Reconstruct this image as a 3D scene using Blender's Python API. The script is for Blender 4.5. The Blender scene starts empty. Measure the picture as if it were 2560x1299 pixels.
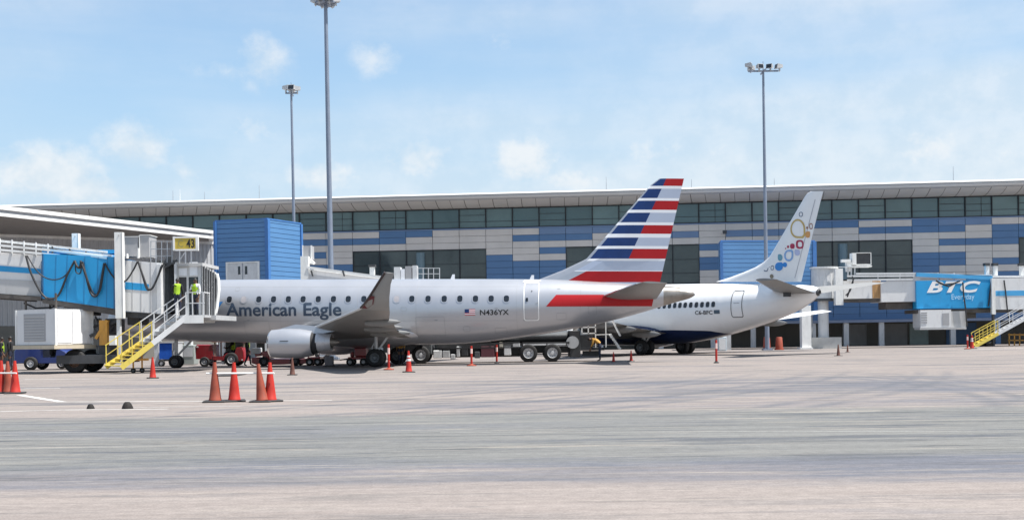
import bpy, bmesh, math, random
import numpy as np
from mathutils import Vector, Matrix
random.seed(7)
sc = bpy.context.scene
COL = sc.collection
# ------------------------------------------------------------------ camera
F, EYE, ROLL, HZ = 3000.0, 1.55, 0.015, 184.5
cd = bpy.data.cameras.new('camera'); cam = bpy.data.objects.new('camera', cd); COL.objects.link(cam)
cd.sensor_width = 36.0; cd.lens = F/2560*36.0; cd.shift_y = HZ/2560; cd.clip_end = 6000; cd.clip_start = 0.2
_c, _s = math.cos(ROLL), math.sin(ROLL)
cam.matrix_world = Matrix(((_c, _s, 0, 0), (0, 0, -1, 0), (-_s, _c, 0, EYE), (0, 0, 0, 1)))
sc.camera = cam
# ------------------------------------------------------------------ sun, sky, exposure
SUN_DIR = Vector((0.40, -0.10, 0.91)).normalized()
sun_el = math.asin(SUN_DIR.z); sun_az = math.atan2(SUN_DIR.x, SUN_DIR.y)
sl = bpy.data.lights.new('sun', 'SUN'); so = bpy.data.objects.new('sun', sl); COL.objects.link(so)
sl.energy = 5.0; sl.angle = math.radians(0.53); sl.color = (1.0, 0.96, 0.90)
so.rotation_euler = SUN_DIR.to_track_quat('Z', 'Y').to_euler(); so.location = (20, -20, 60)
sc.view_settings.view_transform = 'Standard'; sc.view_settings.look = 'None'
sc.view_settings.gamma = 1.0; sc.view_settings.exposure = 0.90
sc.cycles.max_bounces = 8

def build_world():
    w = bpy.data.worlds.new('World'); sc.world = w; w.use_nodes = True
    nt = w.node_tree; nt.nodes.clear(); L = nt.links
    def N(t, **k):
        n = nt.nodes.new(t)
        for a, b in k.items(): setattr(n, a, b)
        return n
    def M(op, a, b=None, c=None):
        n = N('ShaderNodeMath', operation=op)
        for i, x in enumerate((a, b, c)):
            if x is None: continue
            if isinstance(x, (int, float)): n.inputs[i].default_value = x
            else: L.new(x, n.inputs[i])
        return n.outputs[0]
    sky = N('ShaderNodeTexSky', sky_type='NISHITA'); sky.sun_disc = False
    sky.sun_elevation = sun_el; sky.sun_rotation = sun_az
    sky.air_density = 1.0; sky.dust_density = 0.6; sky.ozone_density = 2.2
    tc = N('ShaderNodeTexCoord'); sx = N('ShaderNodeSeparateXYZ'); L.new(tc.outputs['Generated'], sx.inputs[0])
    az = M('ARCTAN2', sx.outputs[0], sx.outputs[1])
    el = M('ARCSINE', sx.outputs[2])
    cx = N('ShaderNodeCombineXYZ'); L.new(az, cx.inputs[0]); L.new(el, cx.inputs[1])
    def noise(scale, detail, rough, rot=0, sy=1.0, off=0.0):
        mp = N('ShaderNodeMapping'); L.new(cx.outputs[0], mp.inputs[0])
        mp.inputs['Rotation'].default_value[2] = rot; mp.inputs['Scale'].default_value = (1, sy, 1)
        mp.inputs['Location'].default_value = (off, off*0.7, off)
        n = N('ShaderNodeTexNoise'); n.inputs['Scale'].default_value = scale; n.inputs['Detail'].default_value = detail
        n.inputs['Roughness'].default_value = rough; L.new(mp.outputs[0], n.inputs['Vector']); return n.outputs['Fac']
    def ramp(x, a, b, o0=0.0, o1=1.0):
        n = N('ShaderNodeMapRange', interpolation_type='SMOOTHSTEP'); L.new(x, n.inputs[0])
        n.inputs[1].default_value = a; n.inputs[2].default_value = b; n.inputs[3].default_value = o0; n.inputs[4].default_value = o1
        return n.outputs[0]
    wob = noise(26.0, 6, 0.6, 0, 1.2, 3.1)
    wob2 = noise(90.0, 4, 0.6, 0, 1.0, 1.3)
    # cumulus heaps low over the horizon: (azimuth, elevation, half width, half height, strength)
    heaps = HEAPS
    cum = None
    for (a, e, wa, he, st) in heaps:
        dx = M('DIVIDE', M('SUBTRACT', az, a), wa); dy = M('DIVIDE', M('SUBTRACT', el, e), he)
        d = M('ADD', M('MULTIPLY', dx, dx), M('MULTIPLY', dy, dy))
        g = M('MULTIPLY', M('POWER', 2.718, M('MULTIPLY', d, -1.0)), st)
        cum = g if cum is None else M('MAXIMUM', cum, g)
    dist = M('ADD', cum, M('ADD', M('MULTIPLY', M('SUBTRACT', wob, 0.5), 1.25), M('MULTIPLY', M('SUBTRACT', wob2, 0.5), 0.25)))
    cmask = M('MULTIPLY', ramp(dist, 0.05, 0.95, 0, .85), ramp(cum, 0.03, 0.35))
    # high thin cirrus, streaked, rising to the right
    c1 = noise(4.0, 6, 0.55, math.radians(-9), 7.0, 0.4)
    c2 = noise(2.6, 2, 0.45, math.radians(-9), 3.4, 2.0)
    side = ramp(az, -0.22, 0.28, 0.0, 0.22)
    cir = M('ADD', M('MULTIPLY', c2, 0.75), M('ADD', M('MULTIPLY', c1, 0.30), side))
    cirm = M('MULTIPLY', ramp(cir, 0.38, 0.80), 0.62)
    veil = ramp(el, 0.36, 0.03, 0.22, 0.88)        # humid white air towards the horizon
    mask = M('MINIMUM', M('MAXIMUM', M('MAXIMUM', cmask, cirm), 0.0), 0.97)
    cool = N('ShaderNodeMix', data_type='RGBA', blend_type='MULTIPLY'); cool.inputs[0].default_value = 1.0
    L.new(sky.outputs[0], cool.inputs[6]); cool.inputs[7].default_value = SKY_TINT
    # cloud tops white, bases a little greyer
    cw = N('ShaderNodeMix', data_type='RGBA'); L.new(ramp(wob, 0.35, 0.65), cw.inputs[0])
    cw.inputs[6].default_value = CLOUD_DARK; cw.inputs[7].default_value = CLOUD_LIGHT
    mx = N('ShaderNodeMix', data_type='RGBA'); L.new(mask, mx.inputs[0]); hz = N('ShaderNodeMix', data_type='RGBA'); L.new(veil, hz.inputs[0]); L.new(cool.outputs[2], hz.inputs[6]); hz.inputs[7].default_value = HUMID; L.new(hz.outputs[2], mx.inputs[6]); L.new(cw.outputs[2], mx.inputs[7])
    bg = N('ShaderNodeBackground'); bg.inputs['Strength'].default_value = SKY_STRENGTH; L.new(mx.outputs[2], bg.inputs[0])
    out = N('ShaderNodeOutputWorld'); L.new(bg.outputs[0], out.inputs[0])

def azel(u, v):
    x, y = u-1280, 649.5-v+HZ
    X, Z = (x*_c+y*_s)/F, (-x*_s+y*_c)/F
    return math.atan2(X, 1), math.atan2(Z, math.hypot(1, X))
HEAPS = []
for (u, v, w_, h_, s_) in [(120, 440, 120, 62, 1.0), (215, 475, 90, 40, .9), (340, 375, 75, 60, .75), (480, 420, 80, 50, .55), (660, 155, 60, 62, .55),
        (560, 175, 90, 30, .3), (940, 140, 60, 55, .40), (1050, 400, 110, 60, .6), (1310, 400, 80, 60, .75), (1430, 450, 90, 35, .6), (1700, 400, 150, 65, .55),
        (2300, 370, 120, 75, .6), (2420, 420, 120, 50, .5), (800, 440, 90, 45, .65), (1260, 95, 60, 35, .3), (640, 320, 70, 40, .4), (2540, 400, 90, 60, .5)]:
    a, e = azel(u, v); HEAPS.append((a, e, w_*1.25/F, h_*1.2/F, min(1, s_*1.15)))
SKY_TINT = (0.76, 0.93, 1.0, 1); HUMID = (2.95, 3.95, 4.85, 1); CLOUD_DARK = (4.0, 4.5, 4.9, 1); CLOUD_LIGHT = (5.0, 5.15, 5.25, 1); SKY_STRENGTH = 0.098
build_world()

# ------------------------------------------------------------------ measuring: picture directions to places
def ray(u, v):
    x, y = u-1280, 649.5-v+HZ
    return (x*_c+y*_s)/F, (-x*_s+y*_c)/F
def P(u, v, Y):
    X, Z = ray(u, v); return Vector((X*Y, Y, EYE+Z*Y))
def G(u, v):
    X, Z = ray(u, v); Y = -EYE/Z; return Vector((X*Y, Y, 0))
class Frame:
    """vertical measuring planes of a thing that stands at O and is turned by yaw (local x along it, local y away from us)"""
    def __init__(s, O, yaw):
        s.O = Vector(O); s.yaw = yaw; s.ax = Vector((math.cos(yaw), -math.sin(yaw), 0)); s.ay = Vector((math.sin(yaw), math.cos(yaw), 0))
    def __call__(s, u, v, y=0.0):
        X, Z = ray(u, v); o = s.O + s.ay*y
        Y = o.dot(s.ay)/(Vector((X, 1, 0)).dot(s.ay))
        w = Vector((X*Y, Y, EYE+Z*Y)); return ((w-s.O).dot(s.ax), w.z)

# ------------------------------------------------------------------ materials
MATS = {}
def mat(name, col, rough=0.5, metal=0.0, var=0.08, vscale=1.5, bump=0.0, bscale=30, coat=0.0, dirt=0.0, spec=0.5, stretch=(1, 1, 1)):
    if name in MATS: return MATS[name]
    m = bpy.data.materials.new(name); m.use_nodes = True; nt = m.node_tree; L = nt.links
    b = nt.nodes['Principled BSDF']
    b.inputs['Roughness'].default_value = rough; b.inputs['Metallic'].default_value = metal
    b.inputs['Coat Weight'].default_value = coat; b.inputs['Coat Roughness'].default_value = 0.12
    b.inputs['Specular IOR Level'].default_value = spec
    tc = nt.nodes.new('ShaderNodeTexCoord'); mp = nt.nodes.new('ShaderNodeMapping'); mp.inputs['Scale'].default_value = stretch
    L.new(tc.outputs['Object'], mp.inputs[0])
    n = nt.nodes.new('ShaderNodeTexNoise'); n.inputs['Scale'].default_value = vscale; n.inputs['Detail'].default_value = 6; n.inputs['Roughness'].default_value = 0.6
    L.new(mp.outputs[0], n.inputs['Vector'])
    r = nt.nodes.new('ShaderNodeMapRange'); r.inputs[1].default_value = 0.3; r.inputs[2].default_value = 0.7
    r.inputs[3].default_value = 1-var; r.inputs[4].default_value = 1+var; L.new(n.outputs['Fac'], r.inputs[0])
    hs = nt.nodes.new('ShaderNodeMix'); hs.data_type = 'RGBA'; hs.blend_type = 'MULTIPLY'; hs.inputs[0].default_value = 1
    hs.inputs[6].default_value = (*col, 1); L.new(r.outputs[0], hs.inputs[7])
    colout = hs.outputs[2]
    if dirt > 0:
        n2 = nt.nodes.new('ShaderNodeTexNoise'); n2.inputs['Scale'].default_value = vscale*2.3; n2.inputs['Detail'].default_value = 8; n2.inputs['Roughness'].default_value = 0.7
        mp2 = nt.nodes.new('ShaderNodeMapping'); mp2.inputs['Scale'].default_value = (1.5, 1.5, 0.35); L.new(tc.outputs['Object'], mp2.inputs[0]); L.new(mp2.outputs[0], n2.inputs['Vector'])
        r2 = nt.nodes.new('ShaderNodeMapRange'); r2.inputs[1].default_value = 0.52; r2.inputs[2].default_value = 0.75; r2.inputs[3].default_value = 0; r2.inputs[4].default_value = dirt
        L.new(n2.outputs['Fac'], r2.inputs[0])
        mx = nt.nodes.new('ShaderNodeMix'); mx.data_type = 'RGBA'; L.new(r2.outputs[0], mx.inputs[0]); L.new(colout, mx.inputs[6]); mx.inputs[7].default_value = (0.10, 0.085, 0.07, 1)
        colout = mx.outputs[2]
    L.new(colout, b.inputs['Base Color'])
    rr = nt.nodes.new('ShaderNodeMapRange'); rr.inputs[3].default_value = max(0.02, rough-0.07); rr.inputs[4].default_value = min(1, rough+0.07); L.new(n.outputs['Fac'], rr.inputs[0]); L.new(rr.outputs[0], b.inputs['Roughness'])
    if bump > 0:
        n3 = nt.nodes.new('ShaderNodeTexNoise'); n3.inputs['Scale'].default_value = bscale; n3.inputs['Detail'].default_value = 4; L.new(mp.outputs[0], n3.inputs['Vector'])
        bp = nt.nodes.new('ShaderNodeBump'); bp.inputs['Strength'].default_value = bump; bp.inputs['Distance'].default_value = 0.02; L.new(n3.outputs['Fac'], bp.inputs['Height']); L.new(bp.outputs[0], b.inputs['Normal'])
    MATS[name] = m; return m

white_metal = mat('white_painted_metal', (0.74, 0.74, 0.72), 0.45, dirt=0.28, vscale=0.8)
grey_metal = mat('grey_painted_metal', (0.42, 0.43, 0.44), 0.5, dirt=0.3)
pale_metal = mat('pale_grey_metal', (0.58, 0.59, 0.60), 0.45, dirt=0.25)
dark_metal = mat('dark_metal', (0.05, 0.052, 0.056), 0.55, var=0.3)
steel = mat('galvanised_steel', (0.36, 0.38, 0.41), 0.45, metal=0.5, var=0.15, vscale=3)
mast_steel = mat('mast_steel', (0.20, 0.235, 0.30), 0.5, metal=0.3, var=0.12, vscale=0.7)
tyre_m = mat('tyre_rubber', (0.012, 0.012, 0.013), 0.8, var=0.3, vscale=6)
rubber = mat('black_rubber', (0.02, 0.02, 0.022), 0.75, var=0.3, vscale=5)
rim_m = mat('wheel_rim', (0.55, 0.56, 0.58), 0.4, metal=0.3, dirt=0.3, vscale=5)
rim_dark = mat('dark_wheel_rim', (0.13, 0.14, 0.15), 0.5, metal=0.3, dirt=0.3, vscale=5)
sky_blue = mat('sky_blue_panel', (0.016, 0.29, 0.60), 0.45, dirt=0.14, vscale=0.7)
stripe_blue = mat('blue_stripe', (0.06, 0.33, 0.62), 0.45)
clad_blue = mat('blue_cladding', (0.080, 0.175, 0.34), 0.5, var=0.05, vscale=0.6)
clad_blue_pale = mat('pale_blue_cladding', (0.14, 0.225, 0.38), 0.5, var=0.05, vscale=0.6)
clad_beige = mat('beige_cladding', (0.58, 0.55, 0.525), 0.55, var=0.06, vscale=0.6, dirt=0.05)
tower_blue = mat('tower_blue_cladding', (0.088, 0.215, 0.42), 0.45, var=0.05, vscale=0.6)
yellow_p = mat('yellow_paint', (0.66, 0.52, 0.10), 0.5, dirt=0.3, vscale=2)
red_veh = mat('red_vehicle_paint', (0.26, 0.008, 0.014), 0.35, coat=0.3, dirt=0.3, vscale=2)
navy_veh = mat('navy_vehicle_paint', (0.012, 0.030, 0.16), 0.35, coat=0.3, dirt=0.2, vscale=2)
orange_c = mat('orange_plastic', (0.40, 0.014, 0.005), 0.6, var=0.12, vscale=4, dirt=0.2)
faded_c = mat('faded_orange_plastic', (0.25, 0.045, 0.022), 0.7, var=0.2, vscale=4, dirt=0.5)
old_c = mat('grimy_orange_plastic', (0.11, 0.04, 0.028), 0.7, var=0.25, vscale=4, dirt=0.7)
dark_glass = mat('dark_glass', (0.012, 0.016, 0.022), 0.08, var=0.2, spec=0.6)
vest_m = mat('hi_vis_fabric', (0.36, 0.56, 0.03), 0.85, var=0.1, vscale=8)
vest_o = mat('olive_vest_fabric', (0.20, 0.27, 0.06), 0.8, var=0.1, vscale=8)
vest_y = mat('amber_vest_fabric', (0.42, 0.22, 0.04), 0.8, var=0.1, vscale=8)
black_cloth = mat('black_cloth', (0.012, 0.013, 0.016), 0.85, var=0.2, vscale=8)
navy_cloth = mat('navy_cloth', (0.02, 0.025, 0.05), 0.85, var=0.2, vscale=8)
white_cloth = mat('white_cloth', (0.72, 0.73, 0.75), 0.85, var=0.06, vscale=8)
skin_m = mat('brown_skin', (0.13, 0.065, 0.04), 0.55, var=0.08, vscale=8)
hair_m = mat('black_hair', (0.008, 0.007, 0.007), 0.6, var=0.2, vscale=20)
reflect_m = mat('silver_tape', (0.65, 0.66, 0.66), 0.35)
sign_yellow = mat('yellow_sign_face', (0.50, 0.37, 0.05), 0.5, dirt=0.1)
black_paint = mat('black_lettering', (0.012, 0.012, 0.014), 0.5)
white_paint = mat('white_lettering', (0.80, 0.80, 0.80), 0.5)

# ------------------------------------------------------------------ mesh building
ORG = {}
class MB:
    def __init__(s): s.v = []; s.f = []; s.m = []; s.k = 0
    def add(s, vs, fs, k=None):
        o = len(s.v); s.v += [tuple(x) for x in vs]
        for f in fs: s.f.append(tuple(i+o for i in f)); s.m.append(s.k if k is None else k)
        return s
    def quad(s, a, b, c, d, k=None): return s.add([a, b, c, d], [(0, 1, 2, 3)], k)
    def hexa(s, b4, t4, k=None):
        return s.add(list(b4)+list(t4), [(3, 2, 1, 0), (4, 5, 6, 7), (0, 1, 5, 4), (1, 2, 6, 5), (2, 3, 7, 6), (3, 0, 4, 7)], k)
    def box(s, c, d, rz=0.0, k=None, bev=0.0):
        c = Vector(c); hx, hy, hz = d[0]/2, d[1]/2, d[2]/2; R = Matrix.Rotation(rz, 3, 'Z')
        if bev <= 0:
            q = [R @ Vector((x, y, 0)) + c for x, y in ((-hx, -hy), (hx, -hy), (hx, hy), (-hx, hy))]
            return s.hexa([p-Vector((0, 0, hz)) for p in q], [p+Vector((0, 0, hz)) for p in q], k)
        b = min(bev, hx*.9, hy*.9, hz*.9)
        def ring(ex, ey, z): return [R @ Vector(p) + c for p in ((-hx+ex, -hy+ey+b, z), (-hx+ex+b, -hy+ey, z), (hx-ex-b, -hy+ey, z), (hx-ex, -hy+ey+b, z), (hx-ex, hy-ey-b, z), (hx-ex-b, hy-ey, z), (-hx+ex+b, hy-ey, z), (-hx+ex, hy-ey-b, z))]
        return s.loft([ring(b, b, -hz), ring(0, 0, -hz+b), ring(0, 0, hz-b), ring(b, b, hz)], True, True, k)
    def bb(s, x0, x1, y0, y1, z0, z1, k=None, bev=0.0): return s.box(((x0+x1)/2, (y0+y1)/2, (z0+z1)/2), (abs(x1-x0), abs(y1-y0), abs(z1-z0)), 0, k, bev)
    def beam(s, p, q, w, h, k=None):
        p, q = Vector(p), Vector(q); d = (q-p).normalized()
        up = Vector((0, 0, 1)) if abs(d.z) < 0.95 else Vector((0, 1, 0))
        a = d.cross(up).normalized(); b = a.cross(d).normalized()
        r = [a*x*w/2+b*y*h/2 for x, y in ((-1, -1), (1, -1), (1, 1), (-1, 1))]
        return s.hexa([p+x for x in r], [q+x for x in r], k)
    def loft(s, rings, cap0=False, cap1=False, k=None, close=True):
        n = len(rings[0]); vs = [p for r in rings for p in r]; fs = []
        for i in range(len(rings)-1):
            for j in range(n if close else n-1):
                a, b = i*n+j, i*n+(j+1) % n; fs.append((a, b, b+n, a+n))
        if cap0: fs.append(tuple(range(n-1, -1, -1)))
        if cap1: fs.append(tuple((len(rings)-1)*n+j for j in range(n)))
        return s.add(vs, fs, k)
    def tube(s, p, q, r, r2=None, n=10, k=None, cap=True):
        return s.lathe([(0, r), ((Vector(q)-Vector(p)).length, r if r2 is None else r2)], p, Vector(q)-Vector(p), n, k, cap)
    def lathe(s, prof, o, axis, n=20, k=None, cap=True):
        d = Vector(axis).normalized(); up = Vector((0, 0, 1)) if abs(d.z) < 0.9 else Vector((1, 0, 0))
        a = d.cross(up).normalized(); b = a.cross(d).normalized(); o = Vector(o)
        rings = [[o+d*t+(a*math.cos(2*math.pi*i/n)+b*math.sin(2*math.pi*i/n))*max(r, 1e-4) for i in range(n)] for t, r in prof]
        return s.loft(rings, cap, cap, k)
    def path(s, pts, r, n=6, k=None):
        pts = [Vector(p) for p in pts]; rings = []
        for i, p in enumerate(pts):
            d = (pts[min(i+1, len(pts)-1)]-pts[max(i-1, 0)]).normalized()
            up = Vector((0, 1, 0)) if abs(d.y) < 0.9 else Vector((0, 0, 1))
            a = d.cross(up).normalized(); b = a.cross(d).normalized()
            rings.append([p+(a*math.cos(2*math.pi*j/n)+b*math.sin(2*math.pi*j/n))*r for j in range(n)])
        return s.loft(rings, True, True, k)
    def prism(s, poly, axis_vec, k=None):
        n = len(poly); a = [Vector(p) for p in poly]; b = [p+Vector(axis_vec) for p in a]
        return s.add(a+b, [tuple(range(n-1, -1, -1)), tuple(range(n, 2*n))]+[(i, (i+1) % n, (i+1) % n+n, i+n) for i in range(n)], k)
    def build(s, name, mats, parent=None, smooth=None):
        me = bpy.data.meshes.new(name); org = ORG.get(parent.name, Vector((0, 0, 0))) if parent is not None else Vector((0, 0, 0))
        me.from_pydata([(x-org.x, y-org.y, z-org.z) for x, y, z in s.v], [], s.f)
        for m in (mats if isinstance(mats, (list, tuple)) else [mats]): me.materials.append(m)
        bm = bmesh.new(); bm.from_mesh(me); 
        if len(bm.faces) < 60000: bmesh.ops.recalc_face_normals(bm, faces=bm.faces)
        bm.to_mesh(me); bm.free()
        if any(s.m): me.polygons.foreach_set('material_index', s.m)
        if smooth is not None:
            me.polygons.foreach_set('use_smooth', [True]*len(me.polygons)); me.update()
            try: me.set_sharp_from_angle(angle=math.radians(smooth))
            except Exception: pass
        me.update()
        o = bpy.data.objects.new(name, me); COL.objects.link(o)
        if parent is not None: o.parent = parent; ORG[o.name] = org.copy()
        return o
def tag(o, label=None, cat=None, group=None, kind=None):
    for k_, v_ in (('label', label), ('category', cat), ('group', group), ('kind', kind)):
        if v_: o[k_] = v_
    return o
def thing(name, label, cat, loc=(0, 0, 0), rz=0.0, group=None, local=False):
    o = bpy.data.objects.new(name, None); COL.objects.link(o); o.location = loc; o.rotation_euler = (0, 0, rz); o.empty_display_size = 0.3
    ORG[o.name] = Vector((0, 0, 0)) if local else Vector(loc)
    return tag(o, label, cat, group)
def kids(o): return [x for x in bpy.data.objects if x.parent is o]
def dup(root, loc, rz=0.0, label=None, sc_=1.0):
    ch = kids(root); r = root.copy(); COL.objects.link(r); r.location = loc; r.rotation_euler = (0, 0, rz); r.scale = (sc_, sc_, sc_)
    if label: r['label'] = label
    for c in ch:
        d = c.copy(); COL.objects.link(d); d.parent = r
        for g in kids(c):
            e = g.copy(); COL.objects.link(e); e.parent = d
    return r
def text2d(body, shear=0.0, offset=0.0, spacing=1.0):
    """flat lettering as (points, faces) in a unit box: x 0..1, y from 0 (base line) with capital height 1"""
    cu = bpy.data.curves.new('lettering', 'FONT'); cu.body = body; cu.shear = shear; cu.offset = offset; cu.space_character = spacing; cu.resolution_u = 4
    o = bpy.data.objects.new('lettering', cu); COL.objects.link(o); dg = bpy.context.evaluated_depsgraph_get(); dg.update()
    me = bpy.data.meshes.new_from_object(o.evaluated_get(dg)); bpy.data.objects.remove(o); bpy.data.curves.remove(cu)
    vs = [v.co.copy() for v in me.vertices]; fs = [tuple(p.vertices) for p in me.polygons]; bpy.data.meshes.remove(me)
    x0, x1 = min(v.x for v in vs), max(v.x for v in vs)
    return [((v.x-x0)/(x1-x0), v.y) for v in vs], fs
CAP = 0.70
def flat_text(mb, body, o, ex, ez, k=None, **kw):
    """lettering of width |ex| and cap height |ez| lying at o in the plane of ex, ez"""
    vs, fs = text2d(body, **kw); o, ex, ez = Vector(o), Vector(ex), Vector(ez)
    mb.add([o+ex*x+ez*(y/CAP) for x, y in vs], fs, k); return mb
def pchip(xs, ys):
    xs = np.array(xs, float); ys = np.array(ys, float); h = np.diff(xs); d = np.diff(ys)/h; m = np.zeros(len(xs))
    for i in range(1, len(xs)-1):
        if d[i-1]*d[i] > 0: m[i] = 2*d[i-1]*d[i]/(d[i-1]+d[i])*1.0
    m[0], m[-1] = d[0], d[-1]
    def f(x):
        i = int(min(max(np.searchsorted(xs, x)-1, 0), len(h)-1)); t = min(max((x-xs[i])/h[i], 0), 1)
        return ys[i]*(1+2*t)*(1-t)**2 + ys[i+1]*t*t*(3-2*t) + h[i]*m[i]*t*(1-t)**2 + h[i]*m[i+1]*t*t*(t-1)
    return f
def wheel(parent, c, R, w, mt=None, mr=None, rimr=0.55, axis=(0, -1, 0), name='wheel', nuts=8):
    """a tyre with a dished rim facing along axis"""
    c = Vector(c); ax = Vector(axis).normalized(); t = MB()
    t.lathe([(-w/2, R*rimr), (-w/2, R*.86), (-w*.42, R*.95), (-w*.28, R), (w*.28, R), (w*.42, R*.95), (w/2, R*.86), (w/2, R*rimr)], c, ax, 28, None, False)
    o = t.build(name, mt or tyre_m, parent, 35)
    r = MB(); r.lathe([(-w*.45, .01), (-w*.45, R*rimr), (w*.44, R*rimr*1.0), (w*.47, R*rimr*.92), (w*.30, R*rimr*.80), (w*.22, R*rimr*.50), (w*.40, R*rimr*.34), (w*.46, R*rimr*.28), (w*.46, .005)], c, ax, 20)
    up = Vector((0, 0, 1)); a = ax.cross(up).normalized()
    for i in range(nuts):
        th = 2*math.pi*i/nuts; p = c+ax*w*.24+(a*math.cos(th)+up*math.sin(th))*R*rimr*.62; r.tube(p, p+ax*w*.10, R*.035, n=6, k=1)
    r.build('rim', [mr or rim_m, dark_metal], o, 35)
    return o
# ================================================================== SETTING: apron
def apron_material():
    m = bpy.data.materials.new('apron_concrete'); m.use_nodes = True; nt = m.node_tree; L = nt.links; b = nt.nodes['Principled BSDF']
    tc = nt.nodes.new('ShaderNodeTexCoord'); sp = nt.nodes.new('ShaderNodeSeparateXYZ'); L.new(tc.outputs['Object'], sp.inputs[0])
    X, Y = sp.outputs[0], sp.outputs[1]
    def S(x, s):
        if isinstance(x, (int, float)): s.default_value = x
        else: L.new(x, s)
    def M(op, a, b_=None, c=None):
        n = nt.nodes.new('ShaderNodeMath'); n.operation = op; S(a, n.inputs[0])
        if b_ is not None: S(b_, n.inputs[1])
        if c is not None: S(c, n.inputs[2])
        return n.outputs[0]
    def R(x, a, b_, o0=0.0, o1=1.0):
        n = nt.nodes.new('ShaderNodeMapRange'); n.interpolation_type = 'SMOOTHSTEP'; L.new(x, n.inputs[0])
        for i, q in enumerate((a, b_, o0, o1)): n.inputs[i+1].default_value = q
        return n.outputs[0]
    def noise(scale, sx, sy, detail=5, rough=.6, off=0, rot=0):
        mp = nt.nodes.new('ShaderNodeMapping'); mp.inputs['Scale'].default_value = (sx, sy, 1); mp.inputs['Location'].default_value = (off, off*.37, 0); mp.inputs['Rotation'].default_value[2] = rot
        L.new(tc.outputs['Object'], mp.inputs[0]); n = nt.nodes.new('ShaderNodeTexNoise'); n.inputs['Scale'].default_value = scale; n.inputs['Detail'].default_value = detail; n.inputs['Roughness'].default_value = rough
        L.new(mp.outputs[0], n.inputs['Vector']); return n.outputs['Fac']
    def mix(f, a, b_):
        n = nt.nodes.new('ShaderNodeMix'); n.data_type = 'RGBA'; S(f, n.inputs[0])
        for q, s in ((a, n.inputs[6]), (b_, n.inputs[7])):
            if isinstance(q, tuple): s.default_value = (*q, 1)
            else: L.new(q, s)
        return n.outputs[2]
    big = noise(1, .05, .16, 5, .6, 3.0); mid = noise(1, .22, .9, 6, .65, 9.0); fine = noise(1, 6, 9, 5, .7); streak = noise(1, .10, 2.6, 6, .7, 17.0)
    wy = M('ADD', Y, M('MULTIPLY', M('SUBTRACT', mid, .5), 2.4))
    # the older asphalt lane across the apron, with ragged patched edges
    lane = M('MULTIPLY', R(wy, 13.6, 14.6), R(wy, 24.5, 22.6))
    col = mix(R(streak, .35, .68), CONC_A, CONC_B)
    col = mix(M('MULTIPLY', R(big, .38, .66), .35), col, CONC_C)
    lanecol = mix(R(streak, .3, .7), LANE_A, LANE_B)
    col = mix(M('MULTIPLY', lane, .80), col, lanecol)
    # rubbered, weathered grey-blue areas
    p1 = M('MULTIPLY', R(wy, 11.8, 12.8), R(wy, 15.2, 14.0)); p1 = M('MULTIPLY', p1, R(noise(1, .16, .9, 5, .6, 31), .36, .60, .25, 1))
    p2 = M('MULTIPLY', M('MULTIPLY', R(wy, 24, 28), R(wy, 41, 36)), R(X, -6, 3)); p2 = M('MULTIPLY', p2, R(noise(1, .10, .42, 6, .62, 5, .12), .40, .60))
    p3 = M('MULTIPLY', R(noise(1, .05, .35, 6, .65, 77), .53, .66), .55)
    pm = M('MINIMUM', M('ADD', M('MULTIPLY', p1, .85), M('ADD', M('MULTIPLY', p2, .85), p3)), .9)
    col = mix(pm, col, RUBBER)
    # curved nose wheel tracks, swept into the stand on the right
    trk = None
    for (cx, cy, r) in [(-48.7, 63.4, q) for q in (56.5, 57.4, 60, 60.9, 62.8, 64.0, 66.5, 67.4, 70.5)]+[(-20, 33, q) for q in (31, 31.8, 32.9, 33.6)]:
        dx = M('SUBTRACT', X, cx); dy = M('SUBTRACT', Y, cy); d = M('ABSOLUTE', M('SUBTRACT', M('SQRT', M('ADD', M('MULTIPLY', dx, dx), M('MULTIPLY', dy, dy))), r))
        t = R(d, .34, .03); trk = t if trk is None else M('MAXIMUM', trk, t)
    trk = M('MULTIPLY', M('MULTIPLY', trk, R(mid, .36, .54)), M('MULTIPLY', M('MULTIPLY', R(Y, 21, 25), R(Y, 46, 38)), .62))
    col = mix(trk, col, (0.085, 0.090, 0.105))
    # oil spots and scuffs
    spots = M('MULTIPLY', R(noise(1, .9, 1.6, 3, .5, 55), .69, .76), .55); col = mix(spots, col, (0.10, 0.10, 0.10))
    scuff = M('MULTIPLY', R(noise(1, .07, 4.2, 4, .6, 91), .64, .74), .45); col = mix(scuff, col, (0.15, 0.15, 0.16))
    # fine ragged streaks, patched seams and tyre scuffs drawn out along the traffic direction
    for (sy_, off_, lo, hi, amt, cc) in ((2.6, 13, .56, .64, .90, (.048, .051, .056)), (1.3, 41, .55, .62, .78, (.066, .070, .080)), (1.9, 63, .56, .64, .70, (.25, .225, .195)), (.7, 23, .55, .62, .65, (.075, .080, .092)), (4.5, 87, .58, .66, .75, (.046, .047, .05)), (6.5, 111, .58, .66, .6, (.27, .24, .21))):
        sk = M('MULTIPLY', R(noise(1, .13*sy_**.5, sy_, 7, .68, off_, .012), lo, hi), M('MULTIPLY', R(noise(1, .06, .3, 3, .5, off_+5), .34, .52), M('MULTIPLY', R(Y, 11, 16, .4, 1), amt))); col = mix(sk, col, cc)
    # slab joints every 7.5 m
    jy = M('ABSOLUTE', M('SUBTRACT', M('FRACT', M('DIVIDE', M('ADD', Y, 2.1), 7.5)), .5)); jx = M('ABSOLUTE', M('SUBTRACT', M('FRACT', M('DIVIDE', M('ADD', X, 1.0), 7.5)), .5))
    j = R(jy, .008, .004); col = mix(M('MULTIPLY', j, .42), col, (0.10, 0.10, 0.10))
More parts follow.
